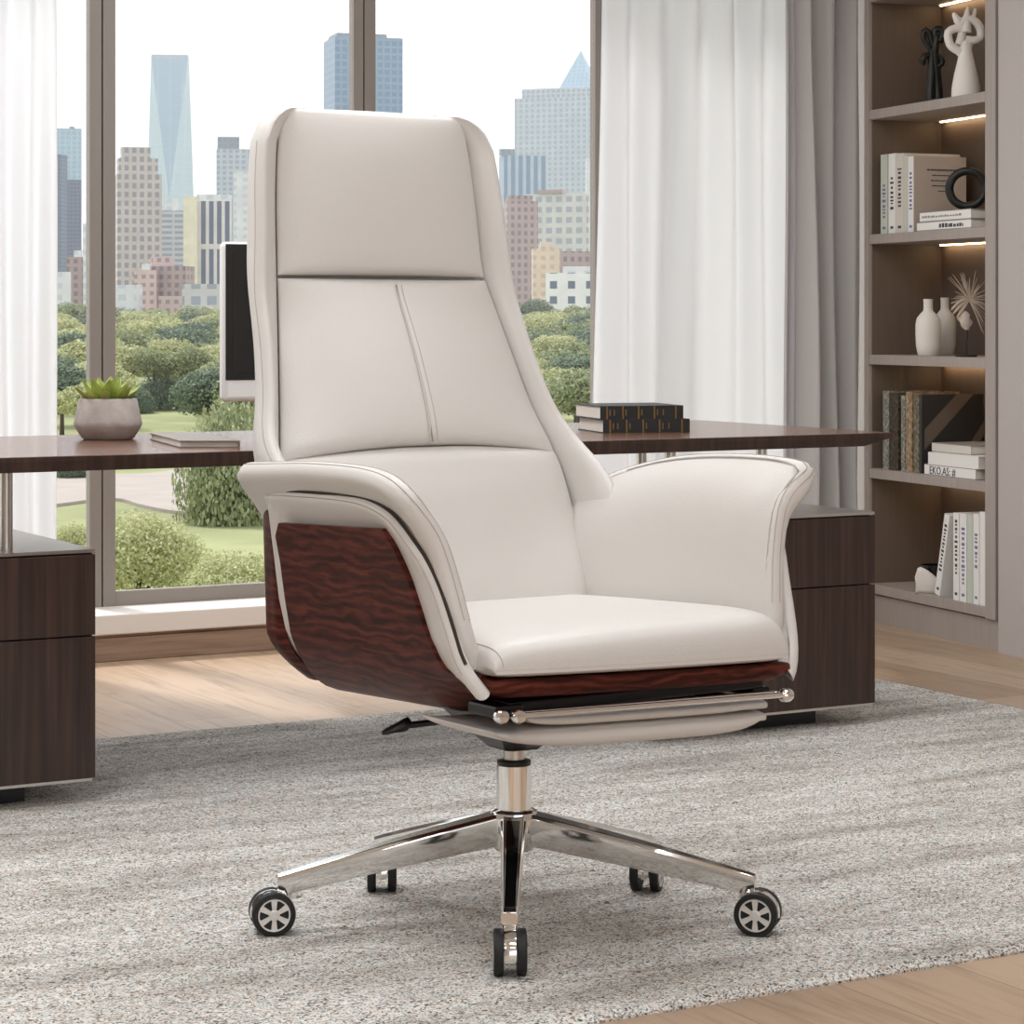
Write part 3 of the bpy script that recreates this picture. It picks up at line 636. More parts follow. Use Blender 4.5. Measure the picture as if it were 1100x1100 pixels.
# computer
ya = math.radians(24); mx_, my_ = V((math.cos(ya), math.sin(ya), 0)), V((-math.sin(ya), math.cos(ya), 0))
pL = P(239.5, 345, 5.32); Wm, zb_, zt_ = .56, .772, 1.125
r = thing('desktop_computer', 'white all-in-one computer with dark screen on desk behind the chair', 'computer', V((pL.x, pL.y, ZD))+mx_*Wm/2+my_*.07)
o0 = V((pL.x, pL.y, zb_))
m = MB(); m.box(o0, mx_*Wm, my_*.035, up*(zt_-zb_)); build('housing', m, 'white_plastic', r, smooth=True, bevel=.012, seg=4)
m = MB(); m.box(o0+mx_*.006+up*.048-my_*.0015, mx_*(Wm-.012), my_*.003, up*(zt_-zb_-.053)); bz = build('bezel', m, 'black', r, smooth=False, bevel=.001)
m = MB(); m.box(o0+mx_*.022+up*.064-my_*.0025, mx_*(Wm-.044), my_*.002, up*(zt_-zb_-.09)); build('screen', m, 'screen', r, smooth=False)
m = MB(); cb = o0+mx_*Wm/2+my_*.035; m.box(V((cb.x, cb.y, ZD+.006))-mx_*.07, mx_*.14, my_*.012, up*.28); m.box(V((cb.x, cb.y, ZD))-mx_*.10-my_*.10, mx_*.2, my_*.18, up*.006); build('stand', m, 'chrome_brushed', r, smooth=False, bevel=.002)

# ================================================================ RUG
bf = sum(ab(FL(x, y))[1] for x, y in ((1100, 1029), (615, 1098)))/2
bb_ = sum(ab(FL(x, y))[1] for x, y in ((100, 797), (300, 782)))/2
ar = sum(ab(FL(x, y))[0] for x, y in ((945, 731), (1100, 767)))/2
al = ar-4.6; rows = []
m = MB(); rnd = random.Random(1); na, nb = 300, 200; RZ = .012
for i in range(nb+1):
    b = bf+(bb_-bf)*i/nb; row = []
    for j in range(na+1):
        a = al+(ar-al)*j/na; e = min(a-al, ar-a, b-bf, bb_-b); z = RZ if e > .004 else RZ*.35
        if e > .004: z += .0012*noise.noise(V((a*60, b*60, 0)))
        da = .003*noise.noise(V((a*45, b*45, 3))); row.append(W(a+da, b+.004*noise.noise(V((a*45, b*45, 8))), z-.0008))
    rows.append(row)
m.grid(rows); n1 = na+1
per = [j for j in range(n1)]+[i*n1+na for i in range(1, nb+1)]+[nb*n1+j for j in range(na-1, -1, -1)]+[i*n1 for i in range(nb-1, 0, -1)]
base = len(m.v); m.v += [(m.v[p][0], m.v[p][1], 0.0) for p in per]
for k in range(len(per)): k2 = (k+1) % len(per); m.f.append((per[k2], per[k], base+k, base+k2)); m.mi.append(0)
m.f.append(tuple(base+k for k in range(len(per)))[::-1]); m.mi.append(0)
rug = tag(build('rug', m, 'rug', loc=W((al+ar)/2, (bf+bb_)/2, 0)), 'large heathered grey beige woven rug under the office chair', 'rug')

# ================================================================ OFFICE CHAIR
C0 = V((.003, 3.80, 0)); ZR = RZ-.002                         # stands on the rug
ce, cg = V((.8211, .5708, 0)), V((-.5708, .8211, 0))
ROLL = [0.0, 0.0]
def T(a, t, z): return C0+ce*a+cg*t+V((0, 0, z-ROLL[1]*max(0, min(1, (.70-z)/.22))*(a-ROLL[0])))
chair = thing('office_chair', 'high backed ivory leather office chair with rosewood shell and chrome base', 'chair', C0)
EDGE = [(.485, .13), (.543, .16), (.60, .209), (.72, .25), (.80, .293), (.90, .33), (1.0, .368), (1.03, .38), (1.16, .395), (1.30, .409), (1.33, .412)]
def tedge(z): return sm(z, EDGE)
HW = [(.44, .255), (.485, .265), (.543, .275), (.60, .284), (.66, .280), (.72, .272), (.80, .248), (.90, .229), (1.0, .210), (1.03, .204), (1.16, .198), (1.25, .190), (1.30, .180), (1.33, .172)]
def hw(z): return sm(z, HW)
def puff(p, q, ex=8, ey=8, r=.38): return max(0, (1-abs(p)**ex)*(1-abs(q)**ey))**r
def smooth_edge(f): return f
def backpad(name, z0f, z1f, puffh, center, groove=None, nx=90, nz=70, er=(10, 10, .4)):
    """upholstered panel: z0f(p), z1f(p) its lower and upper edge"""
    rows = []
    for i in range(nz+1):
        q = -1+2*i/nz; qs = math.sin(q*math.pi/2); row = []
        for j in range(nx+1):
            p = math.sin((-1+2*j/nx)*math.pi/2)
            z = z0f(p)+(z1f(p)-z0f(p))*(qs+1)/2
            te = tedge(z); tc = center(z); w = hw(z)
            u_ = puff(p, qs, *er)
            t = te+.012-(te+.012-(tc+(te-tc)*abs(p)**2.4))*u_
            if groove: t += groove(p, z)*u_
            row.append(T(w*p, t, z))
        rows.append(row)
    m = MB(); m.grid(rows)
    return build(name, m, 'leather', chair, angle=180)
CEN = [(.44, .12), (.485, .135), (.56, .158), (.64, .182), (.70, .205), (.735, .228), (.76, .230), (.80, .240), (.90, .283), (.98, .327), (1.02, .350), (1.06, .350), (1.16, .358), (1.25, .374), (1.30, .395), (1.33, .408)]
def cen(z): return sm(z, CEN)
zsm = lambda p: .742-.022*max(0, abs(p)-.15)**1.6
hr = backpad('headrest', lambda p: 1.026, lambda p: 1.309-.004*p*p, .04, cen, er=(12, 14, .42))
ub = backpad('backrest_pad', lambda p: zsm(p)+.0, lambda p: 1.021, .04, cen, groove=lambda p, z: .0045*math.exp(-(p/.016)**2)+.010*math.exp(-((z-zsm(p))/.016)**2)*(1-.3*abs(p)), er=(12, 16, .35), nx=160)
lb = backpad('lumbar_pad', lambda p: .45, lambda p: zsm(p)+.001, .04, lambda z: cen(z)-.004, er=(12, 16, .35))
# seam down the middle of the upper pad with stitches on both sides
def pad_pt(p, z, off=.0015): return T(hw(z)*p, cen(z)+(tedge(z)-cen(z))*abs(p)**2.4-off+.0045*math.exp(-(p/.016)**2), z)
m = MB(); m.tube([pad_pt(0, .752+.26*k/20, -.0008) for k in range(21)], .0011, 6); build('center_seam', m, 'leather_seam', ub)
m = MB()
for sgn in (-1, 1):
    for k in range(52):
        z = .752+.26*k/52; p = sgn*.030
        m.tube([pad_pt(p, z, .0004), pad_pt(p, z+.0032, .0004)], .0007, 5)
build('stitching', m, 'thread', ub)

# wrap-around shell of the back: closed loop cross sections
RIM = [(.44, .268), (.52, .276), (.60, .286), (.66, .297), (.70, .304), (.72, .306), (.76, .298), (.81, .277), (.90, .261), (1.0, .252), (1.1, .2425), (1.18, .238), (1.25, .229), (1.27, .224)]
def rim(z): return sm(z, RIM)
TR = [(.44, .110), (.60, .120), (.685, .130), (.72, .20), (.76, .255), (.81, .282), (.9, .318), (1.0, .360), (1.1, .372), (1.18, .383), (1.27, .395), (1.33, .402)]
def trim_(z): return sm(z, TR)
def shell_row(z, k=1.0, ksh=0):
    """half loop from the pad edge round the rim to the back centre, mirrored"""
    w, r, te, tr = hw(z)*k, rim(min(z, 1.27))*k, tedge(z), trim_(z)
    low = interp(z, [.6, .75], [1, 0])
    back = te+.075+.015*low
    pts = [(0, te+.022), (w*.6, te+.022), (w-.004, te+.030), (w+.003, te+.024), (w+.008, te+.002), (w+(r-w)*.45, (te+tr)/2+.003),
           (r-.012, tr+.002), (r-.005, tr-.003), (r+.000, tr-.001), (r+.004, tr+.008), (r+.004, tr+.025), (r-.002, te+.040), (r-.025, te+.060), (r*.7, back-.008), (r*.4, back), (0, back+.003)]
    if ksh:
        mid = te+.035; pts = [(a, mid+(t-mid)*ksh) for a, t in pts]
    L_ = pts+[(-a, t) for a, t in pts[-2:0:-1]]
    return [T(a, t, z) for a, t in L_]
rows = [shell_row(.46+(1.248-.46)*i/54) for i in range(55)]
for zz_, kk, sh in ((1.264, .975, 1), (1.279, .945, .98), (1.291, .895, .94), (1.301, .83, .86), (1.3065, .76, .72), (1.309, .68, .45)): rows.append(shell_row(zz_, kk, sh))
m = MB(); m.grid(rows, closeu=True, cap=True); bs = build('back_shell', m, 'leather', chair, angle=60)
# stitch line beside the outer rim
m = MB()
for sgn in (-1, 1):
    for i in range(120):
        z = .70+.55*i/120; z2_ = z+.003
        m.tube([T(sgn*(rim(z)+.0044), trim_(z)+.017, z), T(sgn*(rim(z2_)+.0044), trim_(z2_)+.017, z2_)], .0007, 5)
build('stitching', m, 'thread', bs)

ROLL[:] = [-.27, .034]
# arms: sheets with a rounded free edge, mirrored left and right
def sheet_rows(edge, base, flare_a, base_a, lam, h, nr=16, nrim=7, hmin=None, sgn=1, bulge=0):
    """edge, base: lists of (t,z) / (a,t,z); returns closed rows (outer base .. rim .. inner base)"""
    n = len(edge); ctr = []
    for i in range(n):
        ae, te, ze = edge[i]; tb, zb2 = base[i]; L_ = math.hypot(te-tb, ze-zb2); row = []
        for j in range(nr+1):
            f = (j/nr)**1.8; t = te+(tb-te)*f; z = ze+(zb2-ze)*f; d = f*L_
            a = base_a(t, z)+(ae-base_a(te, ze))*math.exp(-(d/lam)**1.25)
            row.append(V((a, t, z)))
        ctr.append(row)
    out = []
    for i in range(n):
        r0 = ctr[i]; rp, rn = ctr[max(i-1, 0)], ctr[min(i+1, n-1)]; o_, i_ = [], []; nn = []
        for j in range(nr+1):
            ds = rn[j]-rp[j]; dr = r0[min(j+1, nr)]-r0[max(j-1, 0)]
            nrm = ds.cross(dr)
            nrm = nrm.normalized() if nrm.length > 1e-9 else V((1, 0, 0))
            if nrm.x < 0: nrm = -nrm
            nn.append(nrm)
        tan = (r0[0]-r0[1]).normalized()
        hh = [h*(1+bulge*math.sin(math.pi*min(1, j/nr*1.5))) for j in range(nr+1)]
        outer = [r0[j]+nn[j]*hh[j] for j in range(nr, -1, -1)]; inner = [r0[j]-nn[j]*hh[j] for j in range(nr+1)]
        rimp = [r0[0]+nn[0]*(h*math.cos(math.pi*k/(nrim+1)))+tan*(h*math.sin(math.pi*k/(nrim+1))) for k in range(1, nrim+1)]
        out.append(outer+rimp+inner)
    return [[T(sgn*p.x, p.y, p.z) for p in r] for r in out], ctr
CEL = csp([(.325, .262, .698), (.343, .235, .711), (.346, .16, .716), (.342, .05, .722), (.342, -.06, .724), (.345, -.14, .722), (.350, -.20, .714), (.345, -.238, .694), (.325, -.247, .664), (.306, -.252, .63), (.294, -.262, .58), (.287, -.274, .53), (.280, -.283, .49), (.270, -.280, .466)], 44)
CER = csp([(.312, .262, .650), (.326, .20, .668), (.335, .12, .690), (.341, .03, .708), (.344, -.06, .718), (.349, -.15, .722), (.358, -.22, .721), (.366, -.265, .714), (.357, -.277, .700), (.330, -.272, .675), (.313, -.270, .645), (.300, -.274, .59), (.292, -.281, .54), (.284, -.286, .49), (.272, -.282, .466)], 44)
n1_ = len(CEL)
def base_line(n, t0, t1, z): return [(t0+(t1-t0)*i/(n-1), z) for i in range(n)]
BL = base_line(n1_, .26, -.25, .475)
abase = lambda t, z: .262+.018*max(0, min(1, (.1-t)/.4))+.010*(z-.45)/.2
for sgn in (-1, 1):
    rows, ctr = sheet_rows([(p.x, p.y, p.z) for p in (CEL if sgn < 0 else CER)], BL, None, abase, .050, .0170, sgn=sgn)
    m = MB(); m.grid(rows, cap=False); arm = build('armrest', m, 'leather', chair, angle=180)
    # stitch lines along the rounded rim
    m = MB()
    for off, jj in ((0, 17+3), (1, 17+5)):
        pl = csp([rows[i][jj] for i in range(2, n1_-3)], 190)
        for k in range(0, 188):
            nrm = (rows[20][jj]-rows[20][25]).normalized()*0
            m.tube([pl[k]+(pl[k+1]-pl[k])*.12, pl[k]+(pl[k+1]-pl[k])*.72], .0009, 5)
    build('stitching', m, 'thread', arm)
# outer leather layer of the side shells
CO = csp([(.320, .205, .676), (.328, .18, .678), (.332, .08, .682), (.332, -.03, .684), (.334, -.11, .681), (.335, -.175, .666), (.328, -.218, .632), (.318, -.240, .60), (.309, -.258, .56), (.304, -.275, .52), (.301, -.292, .485), (.296, -.310, .458), (.288, -.322, .440), (.282, -.328, .430)], 40)
COR = csp([(.318, .225, .640), (.326, .19, .648), (.332, .08, .668), (.334, -.03, .682), (.336, -.11, .684), (.338, -.175, .672), (.333, -.232, .638), (.326, -.256, .60), (.322, -.270, .56), (.317, -.286, .52), (.310, -.302, .485), (.300, -.316, .458), (.286, -.330, .437), (.278, -.335, .430)], 40)
BO = base_line(40, .165, -.24, .475)
obase = lambda t, z: interp(z, [.41, .43, .46, .50, .56, .64, .70], [.235, .258, .284, .298, .305, .311, .313])
for sgn in (-1, 1):
    rows, ctr = sheet_rows([(p.x, p.y, p.z) for p in (CO if sgn < 0 else COR)], BO, None, obase, .034, .0105, sgn=sgn)
    m = MB(); m.grid(rows); sd = build('side_shell', m, 'leather', chair, angle=180)
    m = MB(); jj = 17+1
    pl = csp([rows[i][jj]+(rows[i][jj-1]-rows[i][jj])*.9 for i in range(1, 38)], 200)
    for k in range(198): m.tube([pl[k]+(pl[k+1]-pl[k])*.15, pl[k]+(pl[k+1]-pl[k])*.7], .0009, 5)
    build('stitching', m, 'thread', sd)
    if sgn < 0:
        m = MB(); pl = [rows[i][19].lerp(rows[i][20], min(1, max(0, (i-11)/7)))+(rows[i][20]-rows[i][17]).normalized()*.001 for i in range(1, 37)]; m.tube(csp(pl, 80), .0026, 8); build('gap_shade_tube', m, 'seamdark', sd)  # dark tube added along the edge, painting the shade of the gap
# rosewood bucket: sides, rounded bottom and front lip as one veneer shell
def u_prof(v, out=0.0):
    """v in [-1,1] around the bucket; returns (a,z)"""
    s_ = abs(v)
    a = interp(s_, [0, .30, .45, .52, .58, .64, .70, .78, .88, 1], [0, .150, .215, .245, .270, .290, .304, .315, .326, .343])
    z = interp(s_, [0, .30, .45, .52, .58, .64, .70, .78, .88, 1], [.385, .386, .390, .400, .416, .438, .466, .515, .575, .640])
    n = V((0, -1)) if s_ < .4 else V((interp(s_, [.4, .52, .6, .75, 1], [.1, .5, .8, 1, 1]), -interp(s_, [.4, .52, .6, .75, 1], [1, .85, .6, .15, .05])))
    return math.copysign(1, v)*(a+n.x*out), z+n.y*out
def t_front(v): s_ = abs(v); return interp(s_, [0, .45, .52, .58, .64, .70, .78, .88, .96, 1], [-.300, -.300, -.305, -.308, -.285, -.256, -.234, -.210, -.186, -.165])
def t_rear(v): s_ = abs(v); return interp(s_, [0, .3, .5, .6, .7, .85, .96, 1], [.22, .21, .160, .162, .165, .160, .154, .134])
def zf_lift(f, v): return .034*max(0, (f-.72)/.28)**1.5*(1 if abs(v) < .58 else max(0, 1-(abs(v)-.58)/.1))    # bottom rises to the lip
rows = []
NV = 96
for i in range(41):
    f = i/40; row = []
    for j in range(NV+1):
        v = -1+2*j/NV; a, z = u_prof(v, .004); t = t_rear(v)+(t_front(v)-t_rear(v))*f; z += zf_lift(f, v)+.012*f*max(0, (abs(v)-.8)/.2)-.017*(1-f)*max(0, min(1, (.74-abs(v))/.2)); row.append((a, t, z))
    rows.append(row)
inn = []
for i in range(41):
    f = i/40; row = []
    for j in range(NV+1):
        v = -1+2*j/NV; a, z = u_prof(v, -.006); t = t_rear(v)+(t_front(v)-t_rear(v))*f; z += zf_lift(f, v)+.012*f*max(0, (abs(v)-.8)/.2)-.017*(1-f)*max(0, min(1, (.74-abs(v))/.2)); row.append((a, t, z))
    inn.append(row)
m = MB(); no = len(rows)*(NV+1)
m.add([T(*p) for r in rows+inn for p in r], [])
def idx(i, j, k): return k*no+i*(NV+1)+j
for i in range(40):
    for j in range(NV): m.f.append((idx(i, j, 0), idx(i, j+1, 0), idx(i+1, j+1, 0), idx(i+1, j, 0))); m.mi.append(0); m.f.append((idx(i, j, 1), idx(i+1, j, 1), idx(i+1, j+1, 1), idx(i, j+1, 1))); m.mi.append(0)
for j in range(NV):
    for i_ in (0, 40):
        fc = (idx(i_, j, 0), idx(i_, j, 1), idx(i_, j+1, 1), idx(i_, j+1, 0)); m.f.append(fc if i_ == 0 else fc[::-1]); m.mi.append(0)
for i in range(40):
    for j_ in (0, NV):
        fc = (idx(i, j_, 0), idx(i+1, j_, 0), idx(i+1, j_, 1), idx(i, j_, 1)); m.f.append(fc if j_ == 0 else fc[::-1]); m.mi.append(0)
build('wood_shell', m, 'rosewood', chair, angle=50)
# front lip under the cushion
m = MB(); rows = []
for j in range(61):
    a = -.272+.548*j/60; bow = .010*(1-min(1, abs(a)/.272)**2); e = min(1, abs(a)/.280); drop = .012*max(0, (e-.82)/.18)**2
    t0_ = -.338-bow; zt2 = .449; zb2 = .4225+drop
    rows.append([T(a, t0_+.05, zt2), T(a, t0_+.004, zt2), T(a, t0_, zt2-.003), T(a, t0_-.001, (zt2+zb2)/2), T(a, t0_+.004, zb2+.003), T(a, t0_+.012, zb2), T(a, t0_+.07, zb2-.004), T(a, t0_+.07, zt2-.01)])
m.grid(rows, closeu=True, cap=True); build('front_lip', m, 'rosewood', chair, angle=50)
# rosewood back of the seat shell
m = MB(); rows = []
for i in range(25):
    z = .385+(.665-.385)*i/24; q_ = max(0, (.46-z)/.065); sc = 1-.16*q_**1.7
    out_, in_ = [], []
    for j in range(41):
        th = math.pi*(j/40); ca, sa = math.cos(th), math.sin(th)
        a = .314*sc*math.copysign(abs(ca)**.45, ca); tt = .198+(.120-.03*q_)*abs(sa)**.8+.06*(z-.5)
        out_.append(T(a, tt, z)); in_.append(T(a*.965, tt-.012, z))
    rows.append(out_+in_[::-1])
m.grid(rows, closeu=True, cap=True); build('back_panel', m, 'rosewood', chair, angle=50)
# leather strip between side and back panels
for sgn in (-1, 1):
    m = MB(); rows = []
    for i in range(25):
        z = .400+(.672-.400)*i/24; q_ = max(0, (.46-z)/.065); a = interp(z, [.38, .40, .416, .438, .466, .515, .575, .64, .68], [.24, .254, .272, .290, .303, .313, .321, .330, .335])-.002
        rows.append([T(sgn*(a+da), .138+dt, z) for da, dt in ((-.03, .015), (-.006, .015), (.002, .028), (.000, .036), (.004, .046), (.000, .058), (-.006, .068), (-.03, .068))])
    m.grid(rows, closeu=True, cap=True); build('side_piping', m, 'leather', chair, angle=60)

# seat cushion
rows = []; NX, NY = 64, 56
def seat_w(t): return interp(t, [-.36, -.33, -.2, 0, .2], [.266, .272, .268, .262, .250])
def seat_pt(p, q_, topside):
    tt = -.343-.012*(1-p*p); t = tt+(.205-tt)*(q_+1)/2; w = seat_w(t); a = w*p
    e = max(0, (1-abs(p)**20)*(1-abs(q_)**14))**.33
    crown = .013*(1-p*p)*(1-.4*q_*q_)
    z0_ = .464; z = z0_+((.040+crown)*e if topside else -.0145*e)
    if topside: z += (.034*(a+.27)-.021*((q_+1)/2)+.008*max(0, p)**3)*e
    if q_ < -.5 and topside: z -= .006*((-.5-q_)/.5)**2*1
    return T(a, t, z)
for i in range(NY+1):
    q_ = math.sin((-1+2*i/NY)*math.pi/2); row = []
    row += [seat_pt(math.sin((-1+2*j/NX)*math.pi/2), q_, True) for j in range(NX+1)]
    row += [seat_pt(math.sin((1-2*j/NX)*math.pi/2), q_, False) for j in range(1, NX)]
    rows.append(row)
m = MB(); m.grid(rows, closeu=True); seat = build('seat', m, 'leather', chair, angle=180)
m = MB()
for sgn in (-1,):
    pl = [seat_pt(sgn*p, q_, True)+V((0, 0, .0006)) for p, q_ in [(.955, -.999+.0), (.955, -.99), (.955, -.97), (.955, -.93), (.957, -.88), (.96, -.8), (.965, -.6), (.97, -.3)]]
    pl = csp(pl, 60)
    for k in range(59): m.tube([pl[k], pl[k]+(pl[k+1]-pl[k])*.65], .0007, 5)
build('stitching', m, 'thread', seat)

# under-seat hardware -----------------------------------------------
def TB(m, a0, a1, t0, t1, z0, z1): m.box(T(a0, t0, z0), ce*(a1-a0), cg*(t1-t0), up*(z1-z0)); return m
m = MB(); TB(m, -.235, .235, -.325, -.06, .396, .415); TB(m, -.20, -.165, -.30, .08, .388, .398); TB(m, .165, .20, -.30, .08, .388, .398); build('mounting_plate', m, 'blackmetal', chair, smooth=False, bevel=.003)
m = MB()
def oct_(cx_, ct_, hx, ht, z, c_=.3): return [T(cx_+x*hx, ct_+y*ht, z) for x, y in ((-1, -1+c_), (-1+c_, -1), (1-c_, -1), (1, -1+c_), (1, 1-c_), (1-c_, 1), (-1+c_, 1), (-1, 1-c_))]
m.grid([oct_(0, 0, .032, .032, .289), oct_(0, 0, .036, .036, .294), oct_(0, -.005, .062, .07, .318), oct_(0, -.01, .085, .13, .350), oct_(0, -.01, .09, .15, .397)], closeu=True, cap=True)
build('tilt_mechanism', m, 'black', chair, smooth=False, bevel=.004)
m = MB(); pA = P(497, 772, 3.68); pB = P(440, 779, 3.66)
m.tube([P(520, 769, 3.74), pA, pB], .0052, 10); lv = build('lever', m, 'black', chair)
m = MB(); dl = (P(412, 789, 3.655)-pB); sd_ = V((0, 0, 1)).cross(dl).normalized(); rows = []
for f, w_, h_ in ((-.12, .004, .004), (0, .010, .0105), (.15, .012, .0105), (.5, .013, .007), (.85, .011, .005), (1.0, .006, .003)):
    cc = P(438, 777.5, 3.66)+dl*f; rows.append([cc+sd_*w_*math.cos(x)+up*h_*math.sin(x) for x in [2*math.pi*k_/12 for k_ in range(12)]])
m.grid(rows, closeu=True, cap=True); build('paddle', m, 'black', lv)
m = MB(); TB(m, -.262, -.215, -.335, -.26, .394, .412); build('footrest_bracket', m, 'blackmetal', chair, smooth=False, bevel=.004)
m = MB(); TB(m, .215, .250, -.325, -.26, .399, .412); build('footrest_bracket', m, 'blackmetal', chair, smooth=False, bevel=.004)
# footrest
m = MB(); zb3 = .4005; m.tube([T(-.232, -.352, zb3), T(.262, -.352, zb3+.003)], .0042, 12); m.tube([T(-.225, -.338, zb3+.001), T(.250, -.338, zb3+.005)], .0035, 10); fr = build('footrest_bar', m, 'chrome', chair)
for a_, t_ in ((-.262, -.345), (-.238, -.352), (.258, -.350)):
    m = MB(); m.lathe([(0, -.011), (.006, -.011), (.0095, -.008), (.0105, -.002), (.0105, .004), (.008, .009), (0, .010)], T(a_, t_, zb3+(.002 if a_ > 0 else 0)), ax=ce if a_ > 0 else -cg, n=20); build('knob', m, 'chrome', fr)
def foot(zlo, zhi, a0, a1, name):
    rows = []
    for i in range(49):
        p = math.sin((-1+2*i/48)*math.pi/2); a = a0+(a1-a0)*(p+1)/2; e = max(0, 1-abs(p)**5)**.4
        zl = zhi-(zhi-zlo)*(1-abs(p)**(2.6 if p < 0 else 7))**.55 if name == 'footrest_base' else zhi-(zhi-zlo)*e
        if p > 0: zl = min(zl, zhi-.016)
        row = []
        for k_ in range(28):
            th = 2*math.pi*k_/28; cx_, sx_ = math.cos(th), math.sin(th)
            tt = -.235+.095*math.copysign(abs(cx_)**.35, cx_)*(1 if name == 'footrest_base' else .98); zz_ = (zl+zhi)/2+(zhi-zl)/2*math.copysign(abs(sx_)**.6, sx_)
            row.append(T(a, tt, zz_))
        rows.append(row)
    m = MB(); m.grid(rows, closeu=True, cap=True); return build(name, m, 'leather', chair, angle=60)
foot(.342, .3755, -.262, .236, 'footrest_base'); foot(.3745, .3935, -.205, .240, 'footrest_pad')

# gas lift and five-star base (world aligned)
ctr = V((0.003, 3.80, 0)); k8 = 3.8/F
def zy(y, d=3.8): return H-(y-CY)/F*d
m = MB(); m.lathe([(0, zy(830)), (.0165, zy(830)), (.0165, zy(799)), (0, zy(799))], ctr, n=32); build('gas_piston', m, 'chrome_brushed', chair)
m = MB(); m.lathe([(0, zy(822)), (.0245, zy(822)), (.027, zy(819.5)), (.027, zy(816.5)), (.019, zy(815)), (0, zy(814))], ctr, n=32); build('column_collar', m, 'black', chair)
m = MB(); m.lathe([(0, zy(880)), (.0275, zy(880)), (.0275, zy(821)), (.024, zy(820)), (0, zy(820))], ctr, n=40); build('column', m, 'chrome', chair)
m = MB(); zt3, zb4 = zy(868), zy(912)
m.lathe([(0, zb4), (.030, zb4), (.034, zb4+.006), (.038, zt3-.012), (.036, zt3-.004), (.030, zt3), (0, zt3)], ctr, n=40); hub = build('base_hub', m, 'chrome', chair)
tips = {'l': V((-.353, -.075)), 'r': V((.360, -.075)), 'f': V((-.006, -.300)), 'bl': V((-.215, .205)), 'br': V((.215, .205))}
def leg(tip, black=False):
    d = V((tip.x, tip.y, 0)); L_ = d.length; d.normalize(); s_ = V((-d.y, d.x, 0)); m = MB(); rows = []
    for f in [i/14 for i in range(15)]:
        r_ = .024+(L_-.012)*f; w_ = .021*(1-f)+.0125*f; zt_ = (zt3-.004)*(1-f)+.098*f+.002*math.sin(math.pi*f); zb_ = (zb4+.008)*(1-f)+.066*f+.002*math.sin(math.pi*f)
        if f > .999: zt_ -= .0
        c_ = ctr+d*r_
        rows.append([c_-s_*w_*.62+up*zb_, c_-s_*w_*.96+up*(zb_+(zt_-zb_)*.5), c_-s_*w_+up*(zt_-.006), c_-s_*(w_*.78)+up*zt_, c_+s_*(w_*.78)+up*zt_, c_+s_*w_+up*(zt_-.006), c_+s_*w_*.96+up*(zb_+(zt_-zb_)*.5), c_+s_*w_*.62+up*zb_])
    m.grid(rows, closeu=True, cap=True); o = build('base_leg', m, 'chrome', chair, angle=25, bevel=.0012)
    e_ = ctr+d*(L_-.002); m = MB(); m.lathe([(0, .060), (.0095, .060), (.0115, .063), (.0115, .085), (0, .085)], e_, n=20); build('stem_socket', m, 'chrome', o)
    return o, d
for k_, tp in tips.items():
    o, d = leg(tp)
    if k_ == 'f':
        m = MB(); s_ = V((-d.y, d.x, 0)); rows = []
        for f in [i/10 for i in range(11)]:
            r_ = .050+(.300-.012-.038)*f; w_ = .0120*(1-f)+.0095*f; ff = (r_-.024)/(.300-.012); zt_ = (zt3-.004)*(1-ff)+.098*ff+.002*math.sin(math.pi*ff)
            c_ = ctr+d*r_; rows.append([c_-s_*w_+up*(zt_-.001), c_-s_*w_*.85+up*(zt_+.0012), c_+s_*w_*.85+up*(zt_+.0012), c_+s_*w_+up*(zt_-.001)])
        m.grid(rows, closeu=True, cap=True); 
        build('leg_inlay', m, 'gloss_black', o, smooth=True, angle=30)
